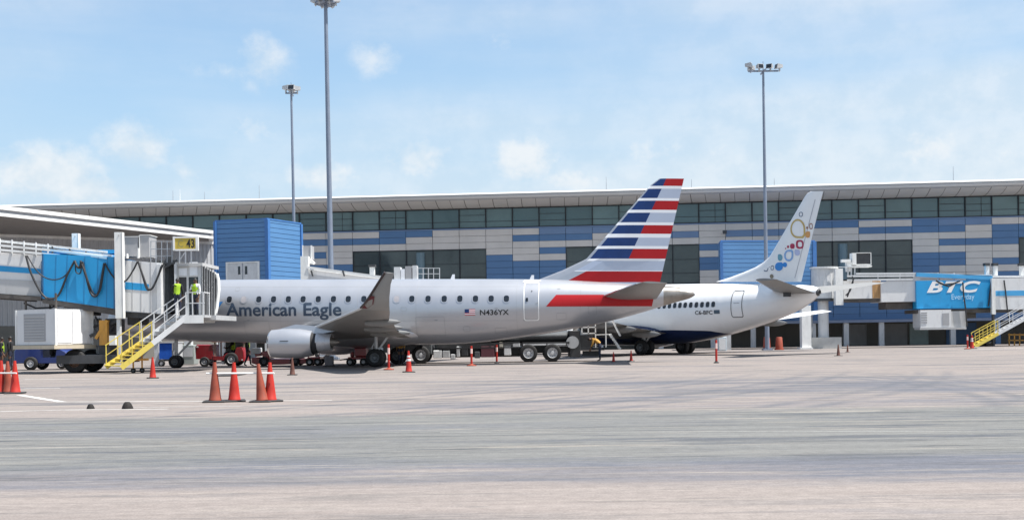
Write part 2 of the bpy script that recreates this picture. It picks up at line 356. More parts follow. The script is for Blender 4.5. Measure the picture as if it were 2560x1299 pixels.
    grit = noise(1, 38, 46, 3, .6, 7); v = M('MULTIPLY', R(fine, .3, .7, .88, 1.12), R(grit, .3, .7, .86, 1.14)); n = nt.nodes.new('ShaderNodeMix'); n.data_type = 'RGBA'; n.blend_type = 'MULTIPLY'; n.inputs[0].default_value = 1; L.new(col, n.inputs[6]); L.new(v, n.inputs[7])
    L.new(n.outputs[2], b.inputs['Base Color']); b.inputs['Roughness'].default_value = .85; b.inputs['Specular IOR Level'].default_value = .25
    bp = nt.nodes.new('ShaderNodeBump'); bp.inputs['Strength'].default_value = .25; bp.inputs['Distance'].default_value = .01; L.new(fine, bp.inputs['Height']); L.new(bp.outputs[0], b.inputs['Normal'])
    return m
CONC_A, CONC_B, CONC_C = (0.196, 0.169, 0.156), (0.232, 0.203, 0.187), (0.158, 0.145, 0.140)
LANE_A, LANE_B, RUBBER = (0.096, 0.103, 0.103), (0.138, 0.144, 0.141), (0.092, 0.098, 0.119)
gm = MB(); gm.quad((-900, -120, 0), (900, -120, 0), (900, 1500, 0), (-900, 1500, 0))
tag(gm.build('apron_ground', apron_material()), kind='structure')

# painted lines, 4 mm proud
line_white = mat('worn_white_line', (0.46, 0.45, 0.43), 0.7, var=0.3, vscale=2, dirt=0.35)
def strip(pts, w, z=.004):
    mb = MB(); pts = [Vector((p[0], p[1], z)) for p in pts]
    for a, b in zip(pts, pts[1:]):
        d = (b-a).normalized(); n = Vector((-d.y, d.x, 0))*w/2; mb.quad(a-n, b-n, b+n, a+n)
    return mb
ML = MB()
for uv, w in [(((50, 987), (155, 1004)), .22), (((155, 1004), (830, 1000)), .16), (((0, 1028), (160, 1024), (420, 1022)), .12), (((60, 971), (150, 969)), .20),
              (((0, 1080), (590, 1080)), .022), (((1100, 1080), (1500, 1079), (2470, 1077)), .022), (((150, 930), (330, 928)), .35), (((60, 948), (250, 946)), .18),
              (((2430, 873), (2560, 870)), .5), (((330, 1018), (640, 1014)), .08)]:
    s_ = strip([G(*q) for q in uv], w); ML.add(s_.v, s_.f)
tag(ML.build('ground_marking', line_white), kind='structure')

# ================================================================== terminal building
def FY(u): return 107.0/(1-2.9e-5*(2500-u))
A0, A1 = P(0, 700, FY(0)), P(2560, 700, FY(2560))
FD = Vector((A1.x-A0.x, A1.y-A0.y, 0)).normalized(); FN = Vector((FD.y, -FD.x, 0))        # along the facade, and out of it towards us
FO = Vector((A0.x, A0.y, 0))
def fx(u):                                                                                  # picture column -> metres along the facade
    X, _ = ray(u, 700); n = FN; Y = FO.dot(n)/(Vector((X, 1, 0)).dot(n)); return (Vector((X*Y, Y, 0))-FO).dot(FD)
def W(a, out, z): return FO+FD*a+FN*out+Vector((0, 0, z))
def fbox(mb, a0, a1, o0, o1, z0, z1, k=None):
    return mb.hexa([W(a0, o0, z0), W(a1, o0, z0), W(a1, o1, z0), W(a0, o1, z0)], [W(a0, o0, z1), W(a1, o0, z1), W(a1, o1, z1), W(a0, o1, z1)], k)
Z_GT, Z_GB, Z_C, ROW = 13.2, 11.38, 11.26, 0.597
glass_up = mat('green_grey_glass', (0.080, 0.140, 0.152), 0.10, var=0.20, vscale=0.12, spec=0.6)
glass_up2 = mat('pale_green_grey_glass', (0.115, 0.185, 0.190), 0.12, var=0.25, vscale=0.15, spec=0.6)
glass_lo = mat('dark_olive_glass', (0.060, 0.074, 0.072), 0.09, var=0.3, vscale=0.25, spec=0.6)
mullion_m = mat('dark_mullion', (0.018, 0.022, 0.028), 0.5)
roof_white = mat('pale_roof_fascia', (0.52, 0.515, 0.505), 0.5, var=0.04, vscale=0.15, dirt=0.06)
soffit_m = mat('soffit_panel', (0.60, 0.595, 0.58), 0.6, var=0.06, vscale=0.3)
seam_m = mat('soffit_seam', (0.20, 0.19, 0.18), 0.7)
wall_grey = mat('grey_wall', (0.36, 0.36, 0.36), 0.7, dirt=0.2)
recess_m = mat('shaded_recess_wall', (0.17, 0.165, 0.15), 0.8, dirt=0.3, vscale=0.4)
term = thing('terminal_building', 'long terminal of blue and beige panels with glazed upper band and pale overhanging roof', 'terminal', FO)
cols = [350+66.62*k for k in range(-6, 36)]
PAT = {750: 'GBGBGBB', 817: 'GBGGGBB', 883: 'GBGWB', 950: 'BBGWB', 1016: 'BGGWB', 1083: 'GGGWB', 1150: 'GGGWB', 1216: 'GGGGBBBB', 1283: 'GBGGGBBB', 1349: 'LBGBGBBB',
       1416: 'LBGWB', 1483: 'LGGWB', 1549: 'LGGWB', 1616: 'GBGWB', 1682: 'GLGWB', 1749: 'GGGBGBBG', 1815: 'GLGGBGBB', 1882: 'GLGGBBGG', 1949: 'GLGGGBBG', 2015: 'BGGWG', 2082: 'BGGWG',
       2149: 'GBGWG', 2215: 'GBGWG', 2282: 'BBGGGBBB', 2349: 'LBGBGBBG', 2415: 'LGGBGGGG', 2482: 'GBBBGGBG', 2548: 'GBBWB'}
clad = MB(); lower = []
for i, u in enumerate(cols):
    a0, a1 = fx(u)+.02, fx(u+66.62)-.02
    key = min(PAT, key=lambda q: abs(q-u)); pat = PAT[key] if abs(key-u) < 8 else random.choice(['GGBGGBGG', 'BGGGBBGG', 'GGGBGGBB'])
    has_w = 'W' in pat; r = 0
    for r in range(15):
        z1 = Z_C-ROW*r-.012; z0 = Z_C-ROW*(r+1)+.012
        if z0 < 2.3: break
        if has_w and 3 <= r <= 8:
            if r == 3: lower.append((a0, a1, Z_C-ROW*9+.012, z1, u))
            continue
        c = pat[r] if r < len(pat) and pat[r] != 'W' else ('B' if u > 2000 and r > 11 else random.choice('GGB'))
        fbox(clad, a0, a1, -.25, .0+.006*((i+r) % 2), z0, z1, {'G': 0, 'B': 1, 'L': 2}[c])
cladding = clad.build('cladding', [clad_beige, clad_blue, clad_blue_pale], term)
back = MB(); A_L, A_R = fx(cols[0])-20, fx(cols[-1]+66.6)+14
fbox(back, A_L, A_R, -24, -.26, 2.35, 13.15)
back.build('wall', mullion_m, term)
# sill course between glazing and panels
sc_ = MB(); fbox(sc_, A_L, A_R, -.2, .05, Z_C, Z_GB-.02); sc_.build('sill_course', clad_blue_pale, term)
def window(name, a0, a1, z0, z1, g, bars=(), openers=()):
    fr = MB(); fbox(fr, a0, a1, -.24, -.235, z0, z1)
    w = .07
    fbox(fr, a0-.02, a0+w, -.23, .03, z0, z1); fbox(fr, a1-.03, a1+.02, -.23, .03, z0, z1); fbox(fr, a0+w, a1-.03, -.23, .02, z0, z0+w); fbox(fr, a0+w, a1-.03, -.23, .02, z1-w, z1)
    for t in bars: fbox(fr, a0+w, a1-.03, -.2, -.06, z0+(z1-z0)*t-.02, z0+(z1-z0)*t+.02)
    for t in openers: fbox(fr, a0+(a1-a0)*t-.02, a0+(a1-a0)*t+.02, -.2, -.07, z0+w, z1-w)
    f = fr.build(name, mullion_m, term)
    tl = random.uniform(-.018, .018); pn = MB(); pn.hexa([W(a0+w, -.15, z0+w), W(a1-.03, -.15+tl, z0+w), W(a1-.03, -.10+tl, z0+w), W(a0+w, -.10, z0+w)], [W(a0+w, -.15+tl, z1-w), W(a1-.03, -.15, z1-w), W(a1-.03, -.10, z1-w), W(a0+w, -.10+tl, z1-w)])
    pn.build('pane', g, f)
for i, u in enumerate(cols):
    a0, a1 = fx(u), fx(u+66.62)
    op = any(abs(u-q) < 12 for q in (817, 950, 1749, 2415, 2548))
    window('window', a0, a1, Z_GB, Z_GT, glass_up2 if (i*7) % 5 in (1, 3) else glass_up, (.30, .62) if op else ((.33,) if i % 3 else (.33, .66)), (.62,) if op else ())
for j, (a0, a1, z0, z1, u) in enumerate(lower):
    window('window', a0-.02, a1+.02, z0, z1, glass_lo, (.27, .62), ())
# interior columns and ceiling fittings seen faintly behind the lower glass are left to reflections; columns stand just inside
for u in (1052, 2108): cm = MB(); a = fx(u); cm.tube(W(a, -.04, 6.0), W(a, -.04, 9.2), .42, n=14); cm.build('glass_column', mat('blue_grey_column', (0.13, 0.20, 0.24), 0.3), term)
# roof: soffit curving up to a rounded pale edge
prof = [(-2, 13.22), (.25, 13.24), (1.6, 13.35), (2.8, 13.55), (3.25, 13.68)]
so_ = MB(); stn = [A_L]; a = A_L; k_ = 0; cols_m = []
while a < A_R:                                                     # panels and the dark joints between them, askew over the curved end
    sk = -1.3 if a < fx(700) else (-.15 if a < fx(1640) else .35); w = .05 if k_ % 2 else .075
    cols_m += [(a, sk), (a+w, sk)]; a += (fx(416)-fx(350))/2; k_ += 1
so_.loft([[W(b_-sk*(max(o, 0)/3.2), o, z) for o, z in prof] for b_, sk in cols_m], close=False)
n_ = len(prof)-1; so_.m = [1 if (i//n_) % 2 == 0 else 0 for i in range(len(so_.f))]
so_.build('soffit', [soffit_m, seam_m], term, 40)
ro = MB(); rp = [(3.25, 13.681), (3.45, 13.74), (3.55, 13.92), (3.45, 14.12), (3.1, 14.27), (1.5, 14.33), (-4, 14.5), (-30, 15), (-30, 13.3), (-2, 13.221)]
ro.loft([[W(A_L, o, z) for o, z in rp], [W(A_R, o, z) for o, z in rp]], True, True); ro.build('roof', roof_white, term, 40)
fl = MB(); fbox(fl, A_L, A_R, 3.40, 3.60, 14.05, 14.09); fbox(fl, A_L, A_R, 3.22, 3.30, 13.645, 13.675); fl.build('roof_trim', mat('grey_trim', (0.40, 0.41, 0.43), 0.5), term)
for u, h in ((10, .9), (461, 1.0), (478, 1.1), (538, .8), (672, 1.3), (1520, 1.2), (1728, .8), (2367, 1.3), (1930, .7)):
    rd = MB(); a = fx(u); rd.tube(W(a, 2.6, 14.2), W(a, 2.6, 14.27+h), .03, .015, 6); rd.build('lightning_rod', white_metal if u == 478 else steel, term)
# ground floor: blue fascia, deep dark bays behind columns
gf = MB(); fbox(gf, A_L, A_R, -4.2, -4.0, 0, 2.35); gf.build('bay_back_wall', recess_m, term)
gfl = MB(); fbox(gfl, A_L, A_R, -3.99, .55, 2.10, 2.34); gfl.build('bay_canopy', mat('grey_blue_canopy', (0.20, 0.25, 0.36), 0.6, dirt=0.2), term)
gb = MB(); fbox(gb, A_L, A_R, .02, .20, 2.352, 2.62); gb.build('bay_fascia', clad_blue, term)
for u in (2112, 2200, 2378, 2490, 2030, 1880, 1780, 1650, 1500, 1300, 1150, 950, 780, 620, 480):
    c = MB(); a = fx(u); fbox(c, a-.22, a+.22, .0, .42, 0, 2.09); c.build('bay_column', pale_metal if u not in (2490,) else clad_blue, term)
for u0, u1, m_ in ((2125, 2185, wall_grey), (2232, 2290, wall_grey), (2300, 2345, mat('pale_green_door', (0.40, 0.50, 0.48), 0.5)), (2395, 2470, clad_blue)):
    d = MB(); fbox(d, fx(u0), fx(u1), -3.99, -3.94, 0, 1.95); fbox(d, fx(u0)-.06, fx(u0), -3.99, -3.90, 0, 2.0); fbox(d, fx(u1), fx(u1)+.06, -3.99, -3.90, 0, 2.0)
    for t in range(1, 8): fbox(d, fx(u0)+.03, fx(u1)-.03, -3.94, -3.93, t*.24, t*.24+.02)
    d.build('roller_door', m_, term)
cw_ = MB(); cp = W(fx(1812), .05, Z_C-ROW*1.35); cw_.box(cp+FN*.35, (.3, .5, .25), 0); cw_.box(cp+FN*.62, (.36, .12, .32), 0, 1); cw_.build('facade_camera', [white_metal, dark_metal], term)

# ================================================================== low annex building on the left, roof edge running towards us
corr = mat('corrugated_white_sheet', (0.44, 0.45, 0.47), 0.5, dirt=0.12)
RL, RR = P(-60, 507, 75), P(536, 577, 97); RL.z = RR.z = 10.2
WL, WR = P(-60, 583, 88), P(536, 604, 99); WL.z = WR.z = 9.45
annex = thing('annex_building', 'low white corrugated annex with a thick twin-edged white roof, behind the left jet bridge', 'annex', (WR.x, WR.y, 0))
rd = (RR-RL).normalized(); RL = RL-rd*8
back_l, back_r = Vector((RL.x-7, RL.y+24, 10.2)), Vector((RR.x-2.5, RR.y+9, 10.2))
def slab(mb, z0, z1, out, k=None):
    nrm = Vector((rd.y, -rd.x, 0)); a, b = RL+nrm*out, RR+nrm*out; b = b+rd*out
    q = [a, b, back_r, back_l]; mb.hexa([Vector((p.x, p.y, z0)) for p in q], [Vector((p.x, p.y, z1)) for p in q], k)
r1 = MB(); slab(r1, 10.00, 10.24, .0); r1.build('roof', mat('annex_roof_white', (0.78, 0.78, 0.77), 0.4, var=.03), annex)
r2 = MB(); slab(r2, 9.78, 9.998, -.22); r2.build('roof_gutter', mat('annex_gutter_grey', (0.34, 0.35, 0.38), 0.5), annex)
r3 = MB(); slab(r3, 9.58, 9.778, -.05); r3.build('roof_edge', MATS['annex_roof_white'], annex)
r4 = MB(); slab(r4, 9.50, 9.575, -.35); r4.build('soffit', mat('annex_soffit_shade_grey', (0.22, 0.21, 0.205), 0.7), annex)  # extra dark slab, shade under the roof put into its grey
wd = (WR-WL); Ln = wd.length; wd.normalize(); wn = Vector((wd.y, -wd.x, 0)); wl = MB(); pts = []
x = -14.0
while x < Ln:
    for dx, o in ((0, .0), (.10, .0), (.14, .06), (.26, .06), (.30, 0)): pts.append(WL+wd*(x+dx)+wn*o)
    x += .34
for p, q in zip(pts, pts[1:]): wl.quad((p.x, p.y, 0), (q.x, q.y, 0), (q.x, q.y, 9.3), (p.x, p.y, 9.3))
wl.build('wall', corr, annex)
bd = MB(); bd.hexa(*[[WL-wd*14+wn*.09+Vector((0, 0, z-WL.z)), WR+wn*.09+Vector((0, 0, z-WL.z)), WR+wn*.065+Vector((0, 0, z-WL.z)), WL-wd*14+wn*.065+Vector((0, 0, z-WL.z))] for z in (0, 2.7)]); bd.build('wall_shade_band', recess_m, annex)  # flat dark sheet along the wall foot, shade put into its colour
tp = MB(); tp.hexa(*[[WL-wd*14+wn*.12+Vector((0, 0, z-WL.z)), WR+wn*.12+Vector((0, 0, z-WL.z)), WR-wn*.3+Vector((0, 0, z-WL.z)), WL-wd*14-wn*.3+Vector((0, 0, z-WL.z))] for z in (9.3, 9.57)]); tp.build('wall_cap', white_metal, annex)
cu_ = MB(); cu_.hexa(*[[WL-wd*14-wn*.31+Vector((0, 0, z-WL.z)), WR-wn*.31+Vector((0, 0, z-WL.z)), WR-wn*6+Vector((0, 0, z-WL.z)), WL-wd*14-wn*12+Vector((0, 0, z-WL.z))] for z in (0, 9.55)]); cu_.build('core', wall_grey, annex)

# ================================================================== blue stair towers
def tower(label, corner, left, right, ztop, door=None, zb=0.0, plank=.36, left_edge=False):
    c, l, r = Vector(corner), Vector(left), Vector(right); t = thing('stair_tower', label, 'tower', (c.x, c.y, 0), group='blue clad stair towers'); f4 = l+r-c
    def inset(d):
        cen = (l+r)/2; return [Vector((p.x+(cen.x-p.x)*d, p.y+(cen.y-p.y)*d, 0)) for p in (l, c, r, f4)]
    core = MB(); q = inset(.02); core.hexa([p+Vector((0, 0, zb)) for p in q], [p+Vector((0, 0, ztop-.06)) for p in q]); core.build('core', mat('tower_joint', (0.03, 0.08, 0.2), 0.7), t)
    pl = MB(); z = zb; q = inset(0)
    while z < ztop-.1:
        z1 = min(z+plank-.035, ztop); pl.hexa([p+Vector((0, 0, z)) for p in q], [p+Vector((0, 0, z1)) for p in q]); z += plank
    pl.build('cladding', tower_blue, t)
    tr = MB(); q = inset(-.012); tr.hexa([p+Vector((0, 0, ztop+.001)) for p in q], [p+Vector((0, 0, ztop+.10)) for p in q])
    for p, w in ((c, .30), (l, .22), (r, .22)): tr.box((p.x, p.y, (zb+ztop)/2), (w, w, ztop-zb-.02), math.atan2((r-c).y, (r-c).x))
    tr.build('corner_trim', mat('tower_trim', (0.055, 0.17, 0.42), 0.45), t)
    for p in inset(.12):
        lg = MB(); lg.box((p.x, p.y, zb/2), (.4, .4, zb)); lg.build('leg', grey_metal, t)
    if door:
        u0, u1, v0, v1 = door; d = (l-c).normalized(); n = Vector((d.y, -d.x, 0)); n = n if n.y < 0 else -n
        def on(u, v):
            X, Z = ray(u, v); Y = c.dot(n)/(Vector((X, 1, 0)).dot(n)); return Vector((X*Y, Y, EYE+Z*Y))
        a, b = on(u0, v1), on(u1, v0); z0, z1 = a.z, b.z; a.z = b.z = 0; fr = MB()
        def pn(mb, t0, t1, za, zb_, o0, o1, k=None):
            p, q_ = a+(b-a)*t0, a+(b-a)*t1; mb.hexa([v_+Vector((0, 0, za)) for v_ in (p+n*o0, q_+n*o0, q_+n*o1, p+n*o1)], [v_+Vector((0, 0, zb_)) for v_ in (p+n*o0, q_+n*o0, q_+n*o1, p+n*o1)], k)
        pn(fr, -.06, 1.06, z1, z1+.10, .0, .10); pn(fr, -.06, 0, z0, z1, 0, .10); pn(fr, 1, 1.06, z0, z1, 0, .10); fo = fr.build('door_frame', white_metal, t)
        for t0, t1, s0, s1 in ((.005, .49, .70, .86), (.51, .995, .14, .30)):
            dm = MB(); pn(dm, t0, t1, z0, z1-.01, .02, .07); do = dm.build('door', pale_metal, t)
            g_ = MB(); pn(g_, t0+(t1-t0)*s0, t0+(t1-t0)*s1, z0+(z1-z0)*.35, z0+(z1-z0)*.82, .072, .08); g_.build('door_window', dark_glass, do)
    return t
bc = P(668, 548, 90); bl = P(538, 553, 91.2); br = P(752, 560, 94.2)
tower('square blue clad stair tower with double doors, next to the corrugated annex', bc, bl, br, 10.4, (571, 645, 656, 702), 3.0)
b2c = P(2036, 606, 98.5); b2l = P(1803, 606, 97); b2r = Vector((b2c.x+.45, b2c.y+4, 0))
tower('wide blue clad stair tower rising behind the small patterned tail fin', b2c, b2l, b2r, 8.75, None, 2.7)

# ================================================================== apron light masts
def mast(label, u, Y, vtop, kind, rbot, rtop, lean=0):
    base = P(u, 850, Y); base.z = 0; h = P(u, vtop, Y).z; t = thing('light_mast', label, 'light mast', base, group='tall apron light masts')
    m = MB(); tp_ = base+Vector((lean, 0, h)); m.tube(base, tp_, rbot, rtop, 16); m.build('pole', mast_steel, t, 40)
    bm_ = MB(); bm_.box(base+Vector((0, 0, .06)), (rbot*4, rbot*4, .12)); 
    for i in range(8): th = i*math.pi/4; bm_.tube(base+Vector((math.cos(th)*rbot*1.5, math.sin(th)*rbot*1.5, .12)), base+Vector((math.cos(th)*rbot*1.5, math.sin(th)*rbot*1.5, .2)), .03, n=6)
    bm_.build('base_plate', mast_steel, t)
    fr = MB(); w = kind['w']
    fr.beam(tp_+Vector((-w, 0, 0)), tp_+Vector((w, 0, 0)), .10, .12); fr.beam(tp_+Vector((0, -.9, -.05)), tp_+Vector((0, .9, -.05)), .10, .10); fr.tube(tp_, tp_+Vector((0, 0, kind.get('rod', .9))), .05, .02, 6)
    if kind.get('ring'): fr.lathe([(-.06, .62), (-.06, .72), (.06, .72), (.06, .62)], tp_, (0, 0, 1), 18)
    fr.build('head_frame', mast_steel, t)
    for dx, dy, rz, dz in kind['lamps']:
        p = tp_+Vector((dx, dy, dz)); R_ = Matrix.Rotation(rz, 3, 'Z'); fm = MB()
        def L_(x, y, z): return p+R_ @ Vector((x, y, z))
        s_ = kind.get('s', 1)
        fm.hexa([L_(-.28*s_, -.38*s_, -.12*s_), L_(.28*s_, -.38*s_, -.12*s_), L_(.18*s_, .25*s_, -.02*s_), L_(-.18*s_, .25*s_, -.02*s_)], [L_(-.28*s_, -.30*s_, .30*s_), L_(.28*s_, -.30*s_, .30*s_), L_(.18*s_, .25*s_, .24*s_), L_(-.18*s_, .25*s_, .24*s_)])
        fm.beam(L_(0, 0, -.2*s_-dz*.5), L_(0, 0, .1*s_), .08, .3*s_)
        fo = fm.build('floodlight', grey_metal, t); gl = MB(); gl.hexa([L_(-.24*s_, -.384*s_, -.08*s_), L_(.24*s_, -.384*s_, -.08*s_), L_(.24*s_, -.375*s_, -.08*s_), L_(-.24*s_, -.375*s_, -.08*s_)], [L_(-.24*s_, -.312*s_, .26*s_), L_(.24*s_, -.312*s_, .26*s_), L_(.24*s_, -.303*s_, .26*s_), L_(-.24*s_, -.303*s_, .26*s_)]); gl.build('lens', dark_glass, fo)
    return t
mast('thick near light mast reaching past the top edge of the view', 831, 82, 8, dict(w=.75, ring=True, s=1.1, lamps=[(-.7, 0, 1.2, .1), (.7, 0, -1.2, .1), (-.35, -.6, .4, .1), (.35, -.6, -.4, .1), (-.35, .6, 2.6, .1), (.35, .6, -2.6, .1)]), .215, .125, -.12)
mast('slender light mast with a small cluster of lamps, behind the blue tower with doors', 741, 101, 233, dict(w=.5, s=1.0, lamps=[(-.45, 0, 1.3, .35), (.15, -.3, -.2, .3), (.5, .1, -1.3, .3), (-.1, .4, 3.0, .3)]), .17, .09, -.12)
mast('light mast carrying a wide crossbar of spread lamps', 1918, 92, 178, dict(w=1.15, rod=.75, s=.85, lamps=[(-1.15, 0, 1.15, .38), (-.35, -.2, .3, .22), (.55, 0, -.6, .26), (1.25, 0, -1.3, .26), (-.9, .3, 2.5, .25)]), .18, .085, 0)
# ================================================================== airliners
silver = mat('silver_aircraft_paint', (0.43, 0.44, 0.47), 0.33, metal=0.55, var=0.03, vscale=0.5, coat=0.2, dirt=0.05)
silver_blue = mat('silver_blue_paint', (0.42, 0.47, 0.58), 0.35, metal=0.2, var=0.03, vscale=0.5, coat=0.3)
wing_grey = mat('wing_grey_paint', (0.205, 0.205, 0.203), 0.45, var=0.08, vscale=0.8, dirt=0.2)
livery_red = mat('livery_red', (0.38, 0.008, 0.012), 0.45, var=0.05, vscale=2, spec=.3)
livery_blue = mat('livery_blue', (0.010, 0.036, 0.14), 0.45, var=0.10, vscale=2, spec=.3)
livery_white = mat('livery_white', (0.78, 0.79, 0.82), 0.35, var=0.03, vscale=1, coat=0.3)
bare_metal = mat('bare_heat_stained_metal', (0.26, 0.24, 0.22), 0.4, metal=0.7, var=0.25, vscale=2.5, dirt=0.3)
polished = mat('polished_lip_metal', (0.72, 0.73, 0.75), 0.18, metal=0.85, var=0.05)
title_blue = mat('title_slate_blue', (0.030, 0.050, 0.085), 0.5)
strut_m = mat('gear_strut_paint', (0.45, 0.46, 0.47), 0.4, metal=0.2, dirt=0.4, vscale=4)
dark_bay = mat('dark_gear_bay', (0.02, 0.02, 0.022), 0.8)
white_air = mat('white_aircraft_paint', (0.80, 0.80, 0.80), 0.3, var=0.03, vscale=0.5, coat=0.4, dirt=0.05)
navy_air = mat('navy_belly_paint', (0.006, 0.016, 0.065), 0.35, var=0.06, vscale=1, coat=0.4)

class Body:
    """a fuselage: profile traced as top and bottom lines, elliptical sections"""
    def __init__(s, fr, top, bot, wk, zmid=0.5):
        t = [fr(u, v) for u, v in top]; b = [fr(u, v) for u, v in bot]; s.ft = pchip(*zip(*t)); s.fb = pchip(*zip(*b)); s.s0 = max(t[0][0], b[0][0]); s.s1 = min(t[-1][0], b[-1][0]); s.wk = wk
    def tb(s, x): return s.ft(x), s.fb(x)
    def sec(s, x):
        t, b = s.tb(x); return (t+b)/2, (t-b)/2, (t-b)/2*s.wk
    def side(s, x, z, off=.012):
        c, h, w = s.sec(x); q = max(0.0, 1-((z-c)/h)**2); return -w*math.sqrt(q)-off
    def mesh(s, n=56, stations=90, band=None, line=None):
        mb = MB(); rings = []; xs = [s.s0+(s.s1-s.s0)*(.5-.5*math.cos(math.pi*i/stations)) for i in range(stations+1)]
        for x in xs:
            c, h, w = s.sec(x); al = [2*math.pi*j/n for j in range(n)]
            if line:
                a0 = math.asin(max(-.999, min(.6, (line(x)-c)/h))); nl = n//3; nu = n-nl
                al = [a0+(math.pi-2*a0)*j/nu for j in range(nu)]+[math.pi-a0+(math.pi+2*a0)*j/nl for j in range(nl)]
            rings.append([(x, w*math.cos(a), c+h*math.sin(a)) for a in al])
        mb.loft(rings, True, True)
        if line: mb.m = ([1 if (i % n) >= n-n//3 else 0 for i in range(n*(len(rings)-1))]+[0, 0])
        elif band: mb.m = [1 if band(*[sum(mb.v[i][q] for i in f)/len(f) for q in range(3)]) else 0 for f in mb.f]
        return mb
    def decal(s, vs2, fs, name, m, parent, step=.09, off=.012, mb_only=False):
        """lettering or a painted shape given in (along, up), wrapped on the near flank"""
        bm = bmesh.new(); bv = [bm.verts.new((x, 0, z)) for x, z in vs2]
        for f in fs:
            try: bm.faces.new([bv[i] for i in f])
            except ValueError: pass
        x0, x1 = min(p[0] for p in vs2), max(p[0] for p in vs2); z0, z1 = min(p[1] for p in vs2), max(p[1] for p in vs2)
        for k in range(1, int((z1-z0)/step)+1):
            bmesh.ops.bisect_plane(bm, geom=bm.verts[:]+bm.edges[:]+bm.faces[:], plane_co=(0, 0, z0+k*step), plane_no=(0, 0, 1))
        for k in range(1, int((x1-x0)/.5)+1):
            bmesh.ops.bisect_plane(bm, geom=bm.verts[:]+bm.edges[:]+bm.faces[:], plane_co=(x0+k*.5, 0, 0), plane_no=(1, 0, 0))
        bm.verts.index_update(); mb = MB(); mb.add([(v.co.x, s.side(v.co.x, v.co.z, off), v.co.z) for v in bm.verts], [tuple(v.index for v in f.verts) for f in bm.faces]); bm.free()
        return mb if mb_only else mb.build(name, m, parent, 60)
def rrect(cx, cz, w, h, r, n=4):
    pts = []
    for qx, qz, a0 in ((1, 1, 0), (-1, 1, 90), (-1, -1, 180), (1, -1, 270)):
        for i in range(n+1):
            a = math.radians(a0+90*i/n); pts.append((cx+qx*(w/2-r)+r*math.cos(a), cz+qz*(h/2-r)+r*math.sin(a)))
    return pts
def ringpoly(out, inn):
    n = len(out); return out+inn, [(i, (i+1) % n, (i+1) % n+n, i+n) for i in range(n)]
def airfoil(n=9):
    """half thickness at chord fractions, 1 = full thickness at its thickest"""
    xs = [0, .02, .07, .16, .30, .46, .64, .82, 1.0]; ys = [0, .26, .52, .80, 1.0, .95, .72, .38, .03]; return list(zip(xs, ys))
AF = airfoil()
def foil(le, te, th, span):
    """closed section from leading to trailing edge; th = full thickness, span = direction along the wing"""
    le, te = Vector(le), Vector(te); c = te-le; n = c.cross(Vector(span)).normalized()
    up = [le+c*x+n*(y*th/2) for x, y in AF]; dn = [le+c*x-n*(y*th/2) for x, y in AF[1:-1]]
    return up+dn[::-1]
def wing(mb, secs, k=None):
    rings = []
    for i, (le, te, th) in enumerate(secs):
        a = Vector(secs[max(i-1, 0)][0]); b = Vector(secs[min(i+1, len(secs)-1)][0]); sp = b-a; sp.x = 0; rings.append(foil(le, te, th, sp))
    return mb.loft(rings, True, True, k)

# ------------------------------------------------------------------ the silver regional jet
YAW1 = math.radians(6.5); gx, _ = ray(965, 870); FR1 = Frame((gx*62.8, 62.8, 0), YAW1)
jet = thing('airliner', 'silver twin-engine regional jet with red and blue striped tail, nose at the left jet bridge', 'airliner', FR1.O, -YAW1, local=True)
B1 = Body(FR1, [(268, 800), (272, 788), (285, 770), (310, 750), (340, 731), (375, 714), (420, 703.5), (470, 700.5), (560, 699), (800, 698), (1100, 697), (1300, 697.5), (1400, 699), (1480, 703), (1560, 708), (1640, 713), (1690, 717), (1725, 725), (1737, 733)],
          [(268, 800), (275, 816), (300, 831), (350, 844), (420, 850.5), (560, 854), (700, 858), (900, 861), (1000, 861), (1100, 860.5), (1150, 859), (1200, 855.5), (1300, 843), (1400, 828), (1500, 808), (1590, 785), (1640, 770), (1690, 755), (1725, 745), (1737, 738)], .91)
cone_s = FR1(1655, 730)[0]
fus = B1.mesh(band=lambda x, y, z: x > cone_s).build('fuselage', [silver, bare_metal], jet, 60)
# wing to body fairing, bulging below
fa = MB(); f0, f1 = FR1(700, 850)[0], FR1(1118, 835)[0]; rings = []
for i in range(25):
    t = i/24; x = f0+(f1-f0)*t; e = math.sin(math.pi*t)**.55+1e-3; c, h, w = B1.sec(x); zb = c-h
    rings.append([(x, 1.72*e*math.cos(a), zb+.62+(.80*e)*math.sin(a)*(1 if math.sin(a) < 0 else .55)) for a in [2*math.pi*j/28 for j in range(28)]])
fa.loft(rings, True, True); fa.build('belly_fairing', silver, jet, 50)
def uvp(pts, y=-1.5): return [FR1(u, v, y) for u, v in pts]
# cabin windows: equal pitch
w0, w1 = FR1(572, 747.5, -1.5), FR1(1265, 745.5, -1.5); NW = 19
wpx = [535, 572, 608, 646, 683, 720, 757, 795, 833, 870, 909, 950, 991, 1029, 1069.5, 1110, 1149, 1188, 1227, 1265]
for i, u in enumerate(wpx):
    x, z = FR1(u, 748-2.2*(u-535)/730, -1.5)
    fo = B1.decal(*ringpoly(rrect(x, z, .37, .43, .15), rrect(x, z, .27, .33, .11)), 'window', silver, jet, off=.014)
    sh = u in (608, 991); pts = rrect(x, z, .275, .335, .11)
    B1.decal(pts, [tuple(range(len(pts)))], 'pane', mat('drawn_window_shade', (0.30, 0.29, 0.31), 0.5) if sh else dark_glass, fo, off=.011)
